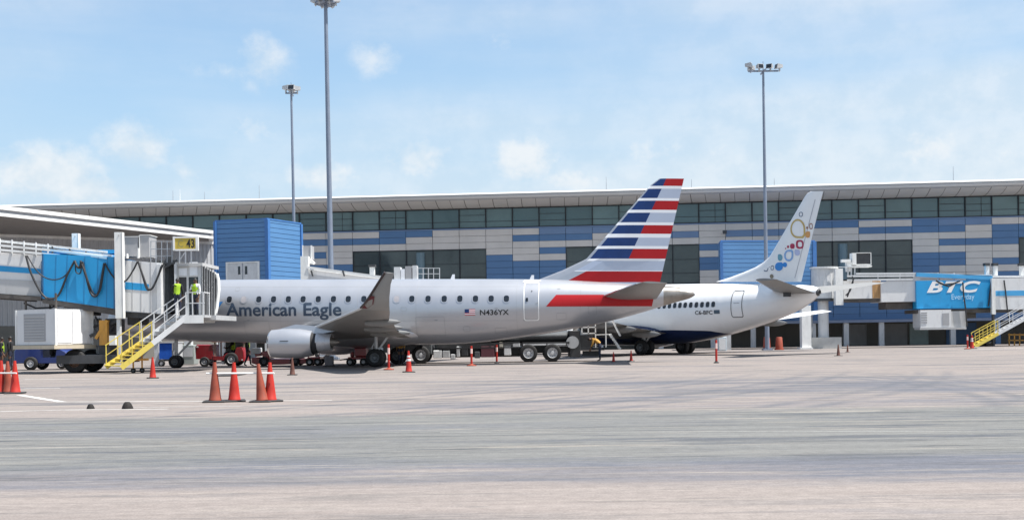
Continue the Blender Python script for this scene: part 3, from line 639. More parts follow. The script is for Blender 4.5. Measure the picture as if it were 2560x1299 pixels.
# titles
def title(body, u0, v0, u1, v1, capz, name, m, **kw):
    a, b = FR1(u0, v0, -1.45), FR1(u1, v1, -1.45); vs, fs = text2d(body, **kw)
    return B1.decal([(a[0]+(b[0]-a[0])*x, a[1]+(b[1]-a[1])*x+capz*y/CAP) for x, y in vs], fs, name, m, jet)
title('American', 566, 789, 742, 788.4, .66, 'title_lettering', title_blue, offset=.022); title('Eagle', 760, 788.4, 855, 788, .66, 'title_lettering', title_blue, offset=.022)
title('N436YX', 1200, 787, 1272, 786, .26, 'registration_lettering', black_paint, offset=.02)
# flag
fz = [FR1(u, v, -1.5) for u, v in ((1162, 788), (1188, 772))]; (xa, za), (xb, zb_) = fz
for k in range(7):
    z0 = za+(zb_-za)*k/7; z1 = za+(zb_-za)*(k+1)/7
    if k % 2 == 0: B1.decal([(xa, z0), (xb, z0), (xb, z1), (xa, z1)], [(0, 1, 2, 3)], 'flag_stripe', mat('flag_red', (.5, .08, .09), .4), jet)
    else: B1.decal([(xa, z0), (xb, z0), (xb, z1), (xa, z1)], [(0, 1, 2, 3)], 'flag_stripe', livery_white, jet)
xm = xa+(xb-xa)*.42; zc = za+(zb_-za)*.43; B1.decal([(xa, zc), (xm, zc), (xm, zb_), (xa, zb_)], [(0, 1, 2, 3)], 'flag_canton', livery_blue, jet, off=.018)
# emblem beside the bridge: slanted blue over red wedge
B1.decal(uvp([(536, 772), (547, 754), (557, 753), (545, 771)]), [(0, 1, 2, 3)], 'emblem', mat('emblem_blue', (0.03, 0.14, 0.35), .4), jet)
B1.decal(uvp([(531, 796), (534, 780), (541, 777), (537, 794)]), [(0, 1, 2, 3)], 'emblem', livery_red, jet)
# red band and pale panel around the tail
B1.decal(uvp([(1366, 766), (1391, 736.5), (1500, 736), (1636, 736), (1630, 764.5)], -1.0), [(0, 1, 2, 3, 4)], 'tail_band', livery_red, jet, off=.02)
# rear door
dx, dz = FR1(1327, 752, -1.5); dw, dh = .78, 1.98
B1.decal(*ringpoly(rrect(dx, dz, dw, dh, .12, 5), rrect(dx, dz, dw-.09, dh-.09, .10, 5)), 'door', mat('door_surround', (0.80, 0.80, 0.78), .35), jet, off=.02)
dp = [o for o in kids(jet) if o.name.startswith('door')][0]
for (qx, qz, w_, h_, m_) in ((-.22, .08, .12, .19, dark_glass), (.02, .52, .06, .06, dark_metal), (0, 1.06, .86, .07, MATS['door_surround']), (-.42, 1.02, .10, .05, MATS['door_surround'])):
    pts = rrect(dx+qx, dz+qz, w_, h_, .02, 2); B1.decal(pts, [tuple(range(len(pts)))], 'door_window' if m_ is dark_glass else 'door_hinge', m_, dp, off=.024)
# a few skin joints
joint_m = mat('skin_joint', (0.34, 0.35, 0.37), .5)
for u in (700, 893, 1040, 1290, 1450):
    x, _z = FR1(u, 760, -1.5); c, h, w = B1.sec(x); B1.decal([(x, c-h*.96), (x+.012, c-h*.96), (x+.012, c+h*.96), (x, c+h*.96)], [(0, 1, 2, 3)], 'skin_joint', joint_m, jet, off=.006)
# service hatches and stencils
hatch_m = mat('hatch_outline', (0.28, 0.29, 0.31), .5)
for u, v, w_, h_ in ((1075, 815, 1.5, .95), (640, 822, 1.35, .85), (1010, 772, .30, .22), (1402, 790, .5, .35), (1480, 775, .42, .42), (1165, 822, .35, .28), (588, 722, .25, .2), (1250, 826, .6, .3)):
    x, z = FR1(u, v, -1.5); B1.decal(*ringpoly(rrect(x, z, w_, h_, .07, 3), rrect(x, z, w_-.025, h_-.025, .06, 3)), 'hatch_outline', hatch_m, jet, off=.008)
for u, v in ((1311, 800), (1342, 757), (1395, 720), (1090, 800), (620, 800), (1437, 752), (1240, 770)):
    x, z = FR1(u, v, -1.5); pts = rrect(x, z, .16, .05, .01, 1); B1.decal(pts, [tuple(range(len(pts)))], 'stencil', hatch_m, jet, off=.008)
x0, z0 = FR1(500, 716, -1.3); x1, z1 = FR1(1300, 715, -1.3); B1.decal([(x0, z0), (x1, z1), (x1, z1+.012), (x0, z0+.012)], [(0, 1, 2, 3)], 'skin_joint', joint_m, jet, off=.006)
x0, z0 = FR1(560, 803, -1.4); x1, z1 = FR1(1290, 801, -1.4); B1.decal([(x0, z0), (x1, z1), (x1, z1+.012), (x0, z0+.012)], [(0, 1, 2, 3)], 'skin_joint', joint_m, jet, off=.006)
# tail fin: rows of stripes traced at their heights
vr = [446.5, 465, 472, 495.6, 501.9, 524.7, 532, 556, 563, 584.5, 594, 615, 622, 646.5, 652, 676, 678, 705, 714]
def le(v): return np.interp(v, [446.5, 449, 455, 465, 646, 660, 676, 694, 705, 714], [1648, 1640, 1632, 1624, 1467, 1440, 1405, 1356, 1330, 1310])
def te(v): return np.interp(v, [446, 703, 714], [1710, 1650.5, 1647])
def dv(v): return np.interp(v, [446, 465, 646.5, 714], [1666, 1657.5, 1572, 1540])
fin = MB(); rows = []
for v in vr:
    L_, D_, T_ = le(v), dv(v), te(v); st = L_+max(3.5, (T_-L_)*.045); us = [L_, L_+(st-L_)*.3, st]+[st+(D_-st)*q for q in (.25, .5, .75)]+[D_]+[D_+(T_-D_)*q for q in (.3, .62, .9)]+[T_]
    if v > 646.6: us = [L_]+[L_+(T_-L_)*q for q in (.02, .05, .14, .26, .40, .52, .64, .78, .92)]+[T_]
    pts = [FR1(u, v) for u in us]; c = pts[-1][0]-pts[0][0]; th = .095*c if v < 650 else .34
    hs = [np.interp((p[0]-pts[0][0])/c, [a for a, _ in AF], [b for _, b in AF])*th/2 for p in pts]
    rows.append([(p[0], -h_, p[1]) for p, h_ in zip(pts, hs)]+[(p[0], h_, p[1]) for p, h_ in list(zip(pts, hs))[::-1]])
nc = 11
for r in range(len(rows)-1):
    a, b = rows[r], rows[r+1]; m = 2*nc
    for j in range(m):
        jj = (j+1) % m; c_ = j if j < nc-1 else (2*nc-2-j if nc-1 < j < m-1 else None)
        k = 0
        if c_ is not None and r < 14:
            if r % 2 == 1: k = 3
            elif c_ < 2: k = 0
            elif c_ < 6: k = 1
            else: k = 2 if (r//2) % 2 == 0 else 4
        elif c_ is not None:
            k = {14: 4, 15: 3, 16: 2, 17: 4}[r]
            if r == 16 and c_ < 4: k = 0
            if r in (14, 15) and c_ < 3: k = 0
        if r == 13: k = 3 if c_ is not None and c_ > 1 else 0
        fin.quad(a[j], b[j], b[jj], a[jj], k)
fin.add(rows[0], [tuple(range(2*nc))], 0)
finm = bpy.data.materials
fo = fin.build('tail_fin', [silver, livery_blue, livery_red, livery_white, silver_blue], jet, 40)
rl = MB(); 
for v0, v1 in ((470, 690),):
    a, b = FR1(te(v0)-(te(v0)-le(v0))*.27, v0, -.2), FR1(te(v1)-(te(v1)-le(v1))*.20, v1, -.2)
# tail planes
def e175_tail(sgn):
    m = MB(); r0, r1 = FR1(1500, 742, -.4), FR1(1640, 748, -.4); t0, t1 = FR1(1607, 704, -5.0), FR1(1668, 705, -5.0)
    ext = [((r0[0], .35*sgn, r0[1]-.02), (r1[0], .35*sgn, r1[1]), .30), ((t0[0]-.25, 4.6*sgn, t0[1]-.06), (t1[0]-.05, 4.6*sgn, t1[1]-.10), .14), ((t0[0], 4.92*sgn, t0[1]-.01), (t1[0], 5.0*sgn, t1[1]-.03), .09)]
    wing(m, ext); o = m.build('tailplane', wing_grey, jet, 40); s2 = MB()
    p, q = Vector(ext[0][0]), Vector(ext[1][0]); s2.tube(p+Vector((-.03, 0, 0)), q+Vector((-.03, 0, 0)), .05, .03, 8); s2.build('leading_edge', polished, o, 40)
for sg in (-1, 1): e175_tail(sg)
# wings with blended winglets
def e175_wing(sgn):
    secs = [((-4.35, 1.25, 1.85), (1.55, 1.25, 1.62), .78), ((-3.45, 2.6, 1.92), (1.42, 2.6, 1.72), .62), ((-2.35, 4.6, 2.06), (1.42, 4.6, 1.90), .46), ((-.35, 8.4, 2.38), (2.02, 8.4, 2.22), .27), ((1.50, 12.05, 2.68), (2.86, 12.05, 2.53), .15),
            ((1.75, 12.5, 2.74), (2.95, 12.5, 2.60), .13), ((2.02, 12.85, 2.92), (3.02, 12.85, 2.80), .11), ((2.30, 13.1, 3.22), (3.08, 13.1, 3.12), .10), ((2.72, 13.35, 3.75), (3.20, 13.35, 3.66), .08), ((3.02, 13.5, 4.14), (3.38, 13.5, 4.10), .05)]
    S = lambda p: (p[0], p[1]*sgn, p[2]); secs = [(S(a), S(b), c) for a, b, c in secs]
    m = MB(); wing(m, secs[:6]); o = m.build('wing', wing_grey, jet, 40)
    m = MB(); wing(m, secs[5:]); wl_ = m.build('winglet', mat('winglet_grey', (0.225, 0.225, 0.22), 0.45, var=.06), o, 40)
    lm = MB()
    for i in range(0, 5):
        p, q = Vector(secs[i][0]), Vector(secs[i+1][0]); lm.tube(p, q, .045*1.6, .045*1.3, 8)
    lm.build('slat', polished if sgn > 0 else pale_metal, o, 40)
    lw = MB(); lw.path([Vector(a)+Vector((-.02, -.03*sgn*-1, 0)) for a, b, c in secs[5:]], .05, 8); lw.build('winglet_edge', mat('winglet_edge_dark', (0.035, 0.022, 0.022), .4), o, 40)
    rp = [Vector(secs[i][0]).lerp(Vector(secs[i][1]), q)+Vector((0, .075*sgn, -.02)) for i, q in ((5, .03), (5, .22), (6, .34), (7, .22), (7, .05))]
    rm = MB(); rm.prism(rp, (0, .01*sgn, 0)); rm.build('winglet_flash', mat('winglet_red', (0.10, 0.012, 0.018), .4), o)
    for y, ln in ((3.3, 1.5), (6.2, 1.35), (9.0, 1.1)):
        f = MB(); te_ = np.interp(y, [1.25, 4.6, 8.4, 12.05], [1.55, 1.42, 2.02, 2.86]); zz = np.interp(y, [1.25, 4.6, 8.4, 12.05], [1.60, 1.88, 2.20, 2.51]); rr = []
        for i in range(9):
            t = i/8; r_ = .17*math.sin(math.pi*min(1, .12+t*.88))**.7+.004; rr.append([(te_-ln+t*(ln+.55), y*sgn+r_*.55*math.cos(a), zz-.13+.04*t+r_*math.sin(a)) for a in [2*math.pi*j/12 for j in range(12)]])
        f.loft(rr, True, True); f.build('flap_fairing', [wing_grey], o, 40)
    # flap trailing edge slightly lowered
    fl_ = MB(); q = [((.72, 1.9, 1.60), (1.75, 1.9, 1.42), .16), ((.80, 4.6, 1.84), (1.62, 4.6, 1.72), .13), ((1.45, 8.4, 2.20), (2.22, 8.4, 2.10), .10)]
    wing(fl_, [(S(a), S(b), c) for a, b, c in q]); fl_.build('flap', wing_grey, o, 40)
    return o
for sg in (-1, 1): e175_wing(sg)
# engines
def e175_engine(sgn):
    e0 = FR1(676, 857, -4.4); e1 = FR1(783, 859, -4.4); x0, x1, zc = e0[0], e1[0], (e0[1]+e1[1])/2; Ln = x1-x0; y = 4.4*sgn
    m = MB(); R_ = .735
    m.lathe([(.55, .50), (.25, .52), (.08, .55), (.0, .60)], (x0, y, zc), (1, 0, 0), 36, 1, False)
    m.lathe([(.0, .60), (.03, .645), (.10, .68)], (x0, y, zc), (1, 0, 0), 36, 2, False)
    m.lathe([(.10, .68), (.30*Ln, .727), (.48*Ln, R_), (.72*Ln, .715), (Ln, .615), (Ln, .56)], (x0, y, zc), (1, 0, 0), 36, 0, False)
    o = m.build('engine_cowl', [silver, dark_metal, polished], jet, 40)
    c = MB(); c.lathe([(-.04, .57), (.0, .53), (.10, .50), (.27, .48), (.27, .1)], (x1, y, zc), (1, 0, 0), 30, 0, False); c.build('fan_duct', dark_bay, o)
    n_ = MB(); n_.lathe([(.24, .30), (.24, .485), (.55, .465), (.96, .42), (.96, .37), (.8, .37)], (x1-.02, y, zc+.04), (1, 0, 0), 30, 0, False); n_.build('core_nozzle', mat('nozzle_metal', (0.50, 0.50, 0.52), .38, metal=.35, dirt=.35, vscale=3), o, 40)
    pl_ = MB(); pl_.lathe([(.6, .37), (.95, .26), (1.35, .05)], (x1-.02, y, zc+.04), (1, 0, 0), 20); pl_.build('exhaust_plug', bare_metal, o, 40)
    d = MB(); d.lathe([(.50, .50), (.50, .14), (.34, .10), (.22, .01)], (x0, y, zc), (1, 0, 0), 30); d.build('fan', dark_metal, o, 40)
    s_ = MB(); s_.bb(x0+.70, x0+1.12, -4.4-.745, -4.4-.70, zc+.12, zc+.15) if sgn < 0 else s_.bb(x0+.7, x0+1.12, y+.70, y+.745, zc+.12, zc+.15); s_.build('cowl_latch', dark_metal, o)
    py = MB(); py.loft([[(x0+.5, y-.06, zc+.66), (x0+.5, y+.06, zc+.66), (x0+.55, y+.05, zc+.74), (x0+.55, y-.05, zc+.74)], [(x0+1.3, y-.15, zc+.55), (x0+1.3, y+.15, zc+.55), (x0+1.3, y+.10, zc+.93), (x0+1.3, y-.10, zc+.93)],
        [(x1+.2, y-.16, zc+.42), (x1+.2, y+.16, zc+.42), (x1+.2, y+.12, 2.06), (x1+.2, y-.12, 2.06)], [(x1+2.3, y-.07, zc+.75), (x1+2.3, y+.07, zc+.75), (x1+2.3, y+.07, 1.95), (x1+2.3, y-.07, 1.95)]], True, True)
    py.build('pylon', silver, jet, 40)
for sg in (-1, 1): e175_engine(sg)
# landing gear
def gear_leg(parent, x, y, tops, R, w, sep, axisy=-1, rim=None, door=None):
    g = MB(); g.tube((x, y, R), (x, y, tops), .085, .10, 12); g.tube((x, y-sep-w*.3, R), (x, y+sep+w*.3, R), .06, n=10); g.beam((x+.1, y, R+.35), (x+.9, y, tops), .09, .09); g.beam((x-.12, y, R+.1), (x-.22, y, R+.5), .05, .05); g.beam((x-.22, y, R+.5), (x-.02, y, R+.85), .05, .05)
    o = g.build('landing_gear', strut_m, parent, 40)
    for sg in (-1, 1): wheel(o, (x, y+sep*sg, R), R, w, tyre_m, rim or rim_dark, .56, (0, axisy if sg < 0 else -axisy, 0))
    if door:
        d = MB(); d.hexa(*[[(x-door/2, y-.24+q, R+.75), (x+door/2, y-.24+q, R+.75), (x+door/2, y-.16+q, tops), (x-door/2, y-.16+q, tops)] for q in (0, .04)]); d.build('gear_door', dark_metal, o)
    return o
mx_ = FR1(935, 895, -2.9)[0]
for sg in (-1, 1): gear_leg(jet, mx_+.05, 2.62*sg, 1.9, .455, .32, .26)
nx = FR1(441, 905, 0)[0]; gear_leg(jet, nx, 0, 1.5, .34, .22, .19)
# aerials
for u, h in ((1131, .24), (1329, .20)):
    x, z = FR1(u, 697); am = MB(); am.hexa([(x-.12, -.02, z-.06), (x+.12, -.02, z-.06), (x+.12, .02, z-.06), (x-.12, .02, z-.06)], [(x+.0, -.008, z+h), (x+.13, -.008, z+h), (x+.13, .008, z+h), (x+.0, .008, z+h)]); am.build('antenna', livery_white, jet)
# cockpit glazing at the hidden nose
wsx = FR1(322, 745)[0]
for zz in (0,):
    c, h, w = B1.sec(wsx); pts = [(wsx-.25, c+h*.28), (wsx+.5, c+h*.30), (wsx+.55, c+h*.58), (wsx+.15, c+h*.62)]; B1.decal(pts, [(0, 1, 2, 3)], 'cockpit_window', dark_glass, jet)

# ------------------------------------------------------------------ the white jet beyond, tail towards us
YAW2 = math.radians(47); gx2, _ = ray(1663, 860); FR2 = Frame((gx2*81.5, 81.5, 0), YAW2)
jet2 = thing('airliner', 'white jet with navy belly and a tail fin of coloured rings, behind the silver jet', 'airliner', FR2.O, -YAW2, local=True)
t2 = [FR2(u, v) for u, v in [(1560, 714), (1640, 711), (1720, 709.5), (1800, 708.5), (1860, 709), (1920, 710), (1985, 711), (2030, 714), (2046, 720)]]; b2 = [FR2(u, v) for u, v in [(1600, 862), (1660, 860), (1720, 857), (1760, 851), (1800, 843), (1850, 829), (1900, 814), (1950, 796), (2000, 773), (2030, 753), (2046, 738)]]
B2 = Body.__new__(Body); nose = -15.5
zt, zb2 = t2[0][1]-.05, b2[0][1]
B2.ft = pchip([nose, nose+.6, nose+1.6, nose+3.2, nose+5]+[p[0] for p in t2], [2.7, 3.3, 3.95, zt-.15, zt]+[p[1] for p in t2])
B2.fb = pchip([nose, nose+.5, nose+2, nose+4]+[p[0] for p in b2], [2.7, 2.0, 1.45, zb2]+[p[1] for p in b2]); B2.s0, B2.s1, B2.wk = nose, t2[-1][0], .94
def navy_line(x): return np.interp(x, [-20, FR2(1600, 824)[0], FR2(1720, 822)[0], FR2(1800, 824)[0], FR2(1862, 838)[0]], [2.0, FR2(1600, 826)[1], FR2(1720, 824)[1], FR2(1800, 826)[1], FR2(1862, 842)[1]])
B2.mesh(n=72, stations=110, line=navy_line).build('fuselage', [white_air, navy_air], jet2, 60)
def U2(u, v, y=-1.85):
    # the flank bulges: walk in to the depth where the surface is
    for _ in range(12):
        s_, z_ = FR2(u, v, y); y = B2.side(s_, z_, 0)
    return s_, z_
for u, v in [(1648, 764.5), (1661, 764), (1674, 763.5), (1687, 763), (1700, 762.6), (1713, 762.2), (1727, 761.8), (1741, 761.4), (1755, 761), (1769, 760.6), (1783, 760.2)]:
    x, z = U2(u, v); pts = rrect(x, z, .27, .36, .1, 3); B2.decal(pts, [tuple(range(len(pts)))], 'window', dark_glass, jet2)
def title2(body, u0, v0, u1, v1, cap, name, m, **kw):
    a, b = U2(u0, v0), U2(u1, v1); vs, fs = text2d(body, **kw); return B2.decal([(a[0]+(b[0]-a[0])*x, a[1]+(b[1]-a[1])*x+cap*y/CAP) for x, y in vs], fs, name, m, jet2)
title2('C6-BFC', 1738, 786, 1782, 785, .25, 'registration_lettering', black_paint, offset=.02)
x, z = U2(1792, 779); pts = rrect(x, z, .42, .24, .02, 1); B2.decal(pts, [tuple(range(len(pts)))], 'flag', mat('flag_dark', (.06, .10, .14), .4), jet2)
dx, dz = U2(1841, 759); B2.decal(*ringpoly(rrect(dx, dz, .80, 1.72, .14, 4), rrect(dx, dz, .72, 1.64, .11, 4)), 'door', black_paint, jet2, off=.016)
pts = rrect(dx, dz+.05, .42, .05, .02, 1); B2.decal(pts, [tuple(range(len(pts)))], 'door_handle', grey_metal, [o for o in kids(jet2) if o.name.startswith('door')][0])
# fin
fv = [478, 482, 490, 520, 560, 600, 640, 655, 668, 680, 692, 704]
def le2(v): return np.interp(v, [478, 482, 490, 640, 655, 668, 680, 692, 704], [2028, 2020, 2013, 1925, 1909, 1888, 1860, 1828, 1790])
def te2(v): return np.interp(v, [478, 484, 704], [2058, 2056, 2003])
f2 = MB(); rings = []
for v in fv:
    a, b = FR2(le2(v), v), FR2(te2(v), v); rings.append(foil((a[0], 0, a[1]), (b[0], 0, b[1]), min(.11*(b[0]-a[0]), .42), (0, 0, -1)))
f2.loft(rings, True, True); fin2 = f2.build('tail_fin', white_air, jet2, 40)
f2i = f2
def fin_y(x, z):
    v = np.interp(z, [FR2(2000, 704)[1], FR2(2040, 478)[1]], [704, 478]); a, b = FR2(le2(v), v), FR2(te2(v), v); q = (x-a[0])/max(.01, b[0]-a[0])
    return -np.interp(q, [a_ for a_, _ in AF], [b_ for _, b_ in AF])*min(.11*(b[0]-a[0]), .42)/2-.02
FINK = 41.0
def mark(name, poly, m, hole=None):
    pts = [FR2(u, v, -.15) for u, v in poly]; mb = MB()
    if hole:
        q = [FR2(u, v, -.15) for u, v in hole]; vs, fs = ringpoly(pts, q)
    else: vs, fs = pts, [tuple(range(len(pts)))]
    mb.add([(x, fin_y(x, z), z) for x, z in vs], fs); return mb.build(name, m, jet2)
def blob(cx, cy, rx, ry, k=2.6, corner=None, n=20):
    out = []
    for i in range(n):
        a = 2*math.pi*i/n; c, s_ = math.cos(a), math.sin(a); e = 2/k; x = abs(c)**e*(1 if c >= 0 else -1); y = abs(s_)**e*(1 if s_ >= 0 else -1)
        if corner and x*corner[0] > 0 and y*corner[1] > 0: mx = max(abs(c), abs(s_)); x, y = c/mx, s_/mx
        out.append((cx+rx*x*1.0, cy-ry*y))
    return out
def CM(n, c): return mat(n, c, .4, var=.03)
gold, maroon, skyb, lilac, teal, bluem, slate = CM('mark_gold', (.50, .36, .12)), CM('mark_maroon', (.36, .02, .07)), CM('mark_sky', (.22, .38, .66)), CM('mark_lilac', (.42, .47, .68)), CM('mark_teal', (.13, .32, .42)), CM('mark_blue', (.03, .22, .60)), CM('mark_slate', (.12, .15, .22))
orange_m = CM('mark_orange', (.60, .30, .10)); brown_m = CM('mark_brown', (.30, .14, .10))
mark('fin_ring', blob(1993, 571, 18.5, 24, 2, (1, -1)), gold, blob(1993, 571, 14.5, 19.5, 2, (1, -1)))
mark('fin_ring', blob(2001, 535.5, 5, 6.2, 2.5), slate, blob(2001, 535.5, 3.4, 4.4, 2.5)); mark('fin_ring', blob(2025, 565, 4, 7.5, 3), brown_m, blob(2025, 565, 2.5, 5.3, 3))
mark('fin_petal', blob(2017, 586, 5.5, 8, 2.4, (1, 1)), orange_m); mark('fin_petal', blob(2016, 569, 2.6, 3, 2), brown_m)
mark('fin_ring', blob(1998, 610.5, 9, 11, 3), maroon, blob(1998.5, 610.5, 5, 6.5, 3)); mark('fin_petal', blob(1980.5, 615, 5.5, 6.5, 2.6), maroon); mark('fin_petal', blob(1970, 616.5, 2.6, 3.4, 2.4), maroon); mark('fin_petal', blob(1964, 621, 1.5, 1.8, 2), maroon)
mark('fin_ring', blob(1971.5, 638.5, 11, 14.5, 2.1, (1, 1)), skyb, blob(1971.5, 638.5, 7, 9.8, 2.1, (1, 1))); mark('fin_petal', blob(1992, 631, 6.5, 7.5, 2.2, (-1, 1)), lilac); mark('fin_petal', blob(1950.5, 643.5, 6, 8.5, 2, (-1, 1)), teal)
mark('fin_petal', blob(1948, 666, 9.5, 10.5, 2.1, (1, 1)), bluem); mark('fin_petal', blob(1962.5, 661.5, 5, 6, 2.3), bluem)
mark('fin_ring', blob(1916, 670.5, 6, 8, 2.6), slate, blob(1916, 670.5, 4.2, 5.8, 2.6)); mark('fin_ring', blob(1932, 669, 4, 6, 2.8), slate, blob(1932, 669, 2.6, 4, 2.8)); mark('fin_petal', blob(1924, 666, 2, 2.2, 2), slate)
a0_, a1_ = (2035, 498), (1984, 695); mark('rudder_hinge_line', [(a0_[0], a0_[1]), (a0_[0]+1.6, a0_[1]), (a1_[0]+1.6, a1_[1]), (a1_[0], a1_[1])], CM('hinge_grey', (.40, .41, .45)))
mark('fin_dot', blob(1930, 690.5, 4.5, 5.5, 2), CM('stain_brown', (.22, .19, .14)))
# tailplanes, wings, gear, engines
def b737_tail(sgn):
    r0, r1 = FR2(1922, 726, -1.0), FR2(2036, 730, -.5); t0, t1 = FR2(1897, 699, -5.6), FR2(1945, 698, -5.6); m = MB(); S = lambda x, y, z: (x, y*sgn, z)
    m_s = [(S(r0[0], .4, r0[1]), S(r1[0], .4, r1[1]-.05), .36), (S(t0[0], 5.9, t0[1]), S(t1[0]+.1, 5.9, t1[1]), .14)]
    wing(m, m_s); o = m.build('tailplane', wing_grey, jet2, 40); e = MB(); e.tube(m_s[0][0], m_s[1][0], .06, .04, 8); e.build('leading_edge', polished, o, 40)
    e = MB(); e.box(((m_s[0][1][0]+m_s[0][0][0])/2, 1.2*sgn, m_s[0][0][2]-.25), (.5, .10, .35)); e.build('hinge_fairing', dark_metal, o)
for sg in (-1, 1): b737_tail(sg)
def b737_wing(sgn):
    S = lambda x, y, z: (x, y*sgn, z)
    secs = [(S(-5.6, 1.5, 1.55), S(1.4, 1.5, 1.45), .85), (S(-3.6, 4.6, 1.90), S(1.6, 4.6, 1.80), .55), (S(1.3, 10.5, 2.50), S(3.4, 10.5, 2.42), .26), (S(3.1, 13.8, 2.90), S(4.3, 13.8, 2.84), .15)]
    m = MB(); wing(m, secs); o = m.build('wing', [wing_grey if sgn < 0 else white_air], jet2, 40)
    for y in (3.2, 6.2, 9.0):
        f = MB(); te_ = np.interp(y, [1.5, 4.6, 10.5], [1.4, 1.6, 3.4]); zz = np.interp(y, [1.5, 4.6, 10.5], [1.35, 1.7, 2.35]); rr = []
        for i in range(9):
            t = i/8; r_ = .24*math.sin(math.pi*min(1, .1+t*.9))**.7+.004; rr.append([(te_-1.6+t*2.4, y*sgn+r_*.55*math.cos(a), zz-.15+r_*math.sin(a)) for a in [2*math.pi*j/10 for j in range(10)]])
        f.loft(rr, True, True); f.build('flap_fairing', wing_grey, o, 40)
    e = MB(); y = 4.83*sgn; e.lathe([(.5, .62), (.0, .74), (.05, .80), (.6, .93), (1.6, .95), (2.7, .80), (2.75, .72), (2.4, .55)], (-6.2, y, 1.35), (1, 0, 0), 30, 0, False); eo = e.build('engine_cowl', [white_air], jet2, 40)
    c = MB(); c.lathe([(0, .60), (.8, .45), (1.2, .30), (1.0, .05)], (-3.6, y, 1.35), (1, 0, 0), 20); c.build('core_nozzle', bare_metal, eo, 40); c = MB(); c.lathe([(.45, .62), (.45, .15), (.2, .02)], (-6.2, y, 1.35), (1, 0, 0), 20); c.build('fan', dark_metal, eo, 40)
    c = MB(); c.bb(-5.2, -1.5, y-.12, y+.12, 1.9, 2.1); c.build('pylon', white_air, eo)
for sg in (-1, 1): b737_wing(sg)
for sg in (-1, 1): gear_leg(jet2, 0.0, 2.15*sg, 1.6, .52, .36, .33, door=.7)
gear_leg(jet2, -11, 0, 1.6, .34, .2, .2)
wb = MB(); rings = []
for i in range(21):
    t = i/20; x = -6.6+t*9.2; e = math.sin(math.pi*t)**.5+1e-3; rings.append([(x, 2.15*e*math.cos(a), 1.62+.72*e*math.sin(a)) for a in [2*math.pi*j/24 for j in range(24)]])
wb.loft(rings, True, True); wb.build('belly_fairing', navy_air, jet2, 50)
ta = MB(); x, z = FR2(2043, 730); ta.lathe([(-.4, .26), (.12, .22), (.18, .15), (.1, .12)], (x, 0, z), (1, 0, -.1), 16); ta.build('exhaust', dark_metal, jet2, 40)
tb_ = MB(); x, z = FR2(1850, 709); tb_.hexa([(x-.12, -.02, z-.06), (x+.12, -.02, z-.06), (x+.12, .02, z-.06), (x-.12, .02, z-.06)], [(x, -.008, z+.2), (x+.1, -.008, z+.2), (x+.1, .008, z+.2), (x, .008, z+.2)]); 
# ================================================================== jet bridges
def poly_px(mb, pts, Y, depth, k=None):
    """a panel traced on the plane at distance Y and given its depth away from us"""
    return mb.prism([P(u, v, Y) for u, v in pts], (0, depth, 0), k)
def rect_px(mb, u0, u1, v0, v1, Y, depth, k=None, bev=0.0):
    a, b = P(u0, (v0+v1)/2, Y), P(u1, (v0+v1)/2, Y); z1, z0 = P((u0+u1)/2, v0, Y).z, P((u0+u1)/2, v1, Y).z
    return mb.bb(a.x, b.x, Y, Y+depth, z0, z1, k, bev)
accordion = mat('dark_accordion_fabric', (0.045, 0.05, 0.055), 0.8, var=.3, vscale=3)
canopy_f = mat('grey_canopy_fabric', (0.07, 0.073, 0.078), 0.8, var=.25, vscale=2)
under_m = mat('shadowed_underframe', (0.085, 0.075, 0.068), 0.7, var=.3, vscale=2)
bridge_white = mat('bridge_white', (0.66, 0.66, 0.66), 0.45, var=.05, vscale=.6, dirt=.28)
bridge_grey = mat('bridge_lower_grey', (0.44, 0.44, 0.44), 0.5, var=.08, vscale=.6, dirt=.25)
cable_m = mat('black_cable', (0.025, 0.025, 0.028), .6)
louvre_m = mat('louvre_grey', (0.34, 0.34, 0.35), .5)
tarp_m = mat('white_crumpled_sheet', (0.76, 0.76, 0.77), .5, var=.12, vscale=2.2, bump=.6, bscale=3.5, dirt=.15)
amber_m = mat('amber_machine_paint', (0.55, 0.27, 0.04), .5, dirt=.4, vscale=3)

YB = 57.0
lb = thing('jet_bridge', 'jet bridge with bright blue tunnel section and hanging cable loops, docked to the silver jet', 'jet bridge', P(296, 900, YB))
lb.location.z = 0; ORG[lb.name] = Vector(lb.location)
m = MB(); poly_px(m, [(-700, 576), (103, 638), (103, 741), (-700, 686)], YB+.25, 2.5); ta_ = m.build('inner_tunnel', bridge_white, lb)
m = MB(); poly_px(m, [(-700, 606), (102, 672), (102, 685), (-700, 630)], YB+.235, .02); m.build('stripe', sky_blue, ta_)
m = MB(); poly_px(m, [(-700, 662), (102, 702), (102, 740), (-700, 685)], YB+.22, .03); m.build('lower_shade_panel', bridge_grey, ta_)  # grey panel, shading low on the tunnel side put into its colour
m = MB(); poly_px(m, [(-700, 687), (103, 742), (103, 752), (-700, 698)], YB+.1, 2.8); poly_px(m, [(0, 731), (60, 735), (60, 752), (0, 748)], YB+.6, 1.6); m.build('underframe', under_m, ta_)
m = MB(); poly_px(m, [(105, 634), (287, 642), (287, 771), (105, 745)], YB, 3.0); tb1 = m.build('outer_tunnel', sky_blue, lb)
m = MB()
for u in (140, 168, 212, 245, 268): poly_px(m, [(u, 636+(u-105)*.044), (u+1.1, 636+(u-105)*.044), (u+1.1-3, 745+(u-105)*.143), (u-3, 745+(u-105)*.143)], YB-.012, .01)
m.build('panel_seam', mat('blue_seam', (0.02, 0.18, 0.38), .5), tb1)
m = MB(); poly_px(m, [(104, 634), (108, 634), (108, 745), (104, 745)], YB-.05, 3.1); poly_px(m, [(284, 642), (289, 642), (289, 772), (284, 771)], YB-.05, 3.1); m.build('end_frame', mat('dark_blue_frame', (0.03, 0.12, 0.25), .5), tb1)
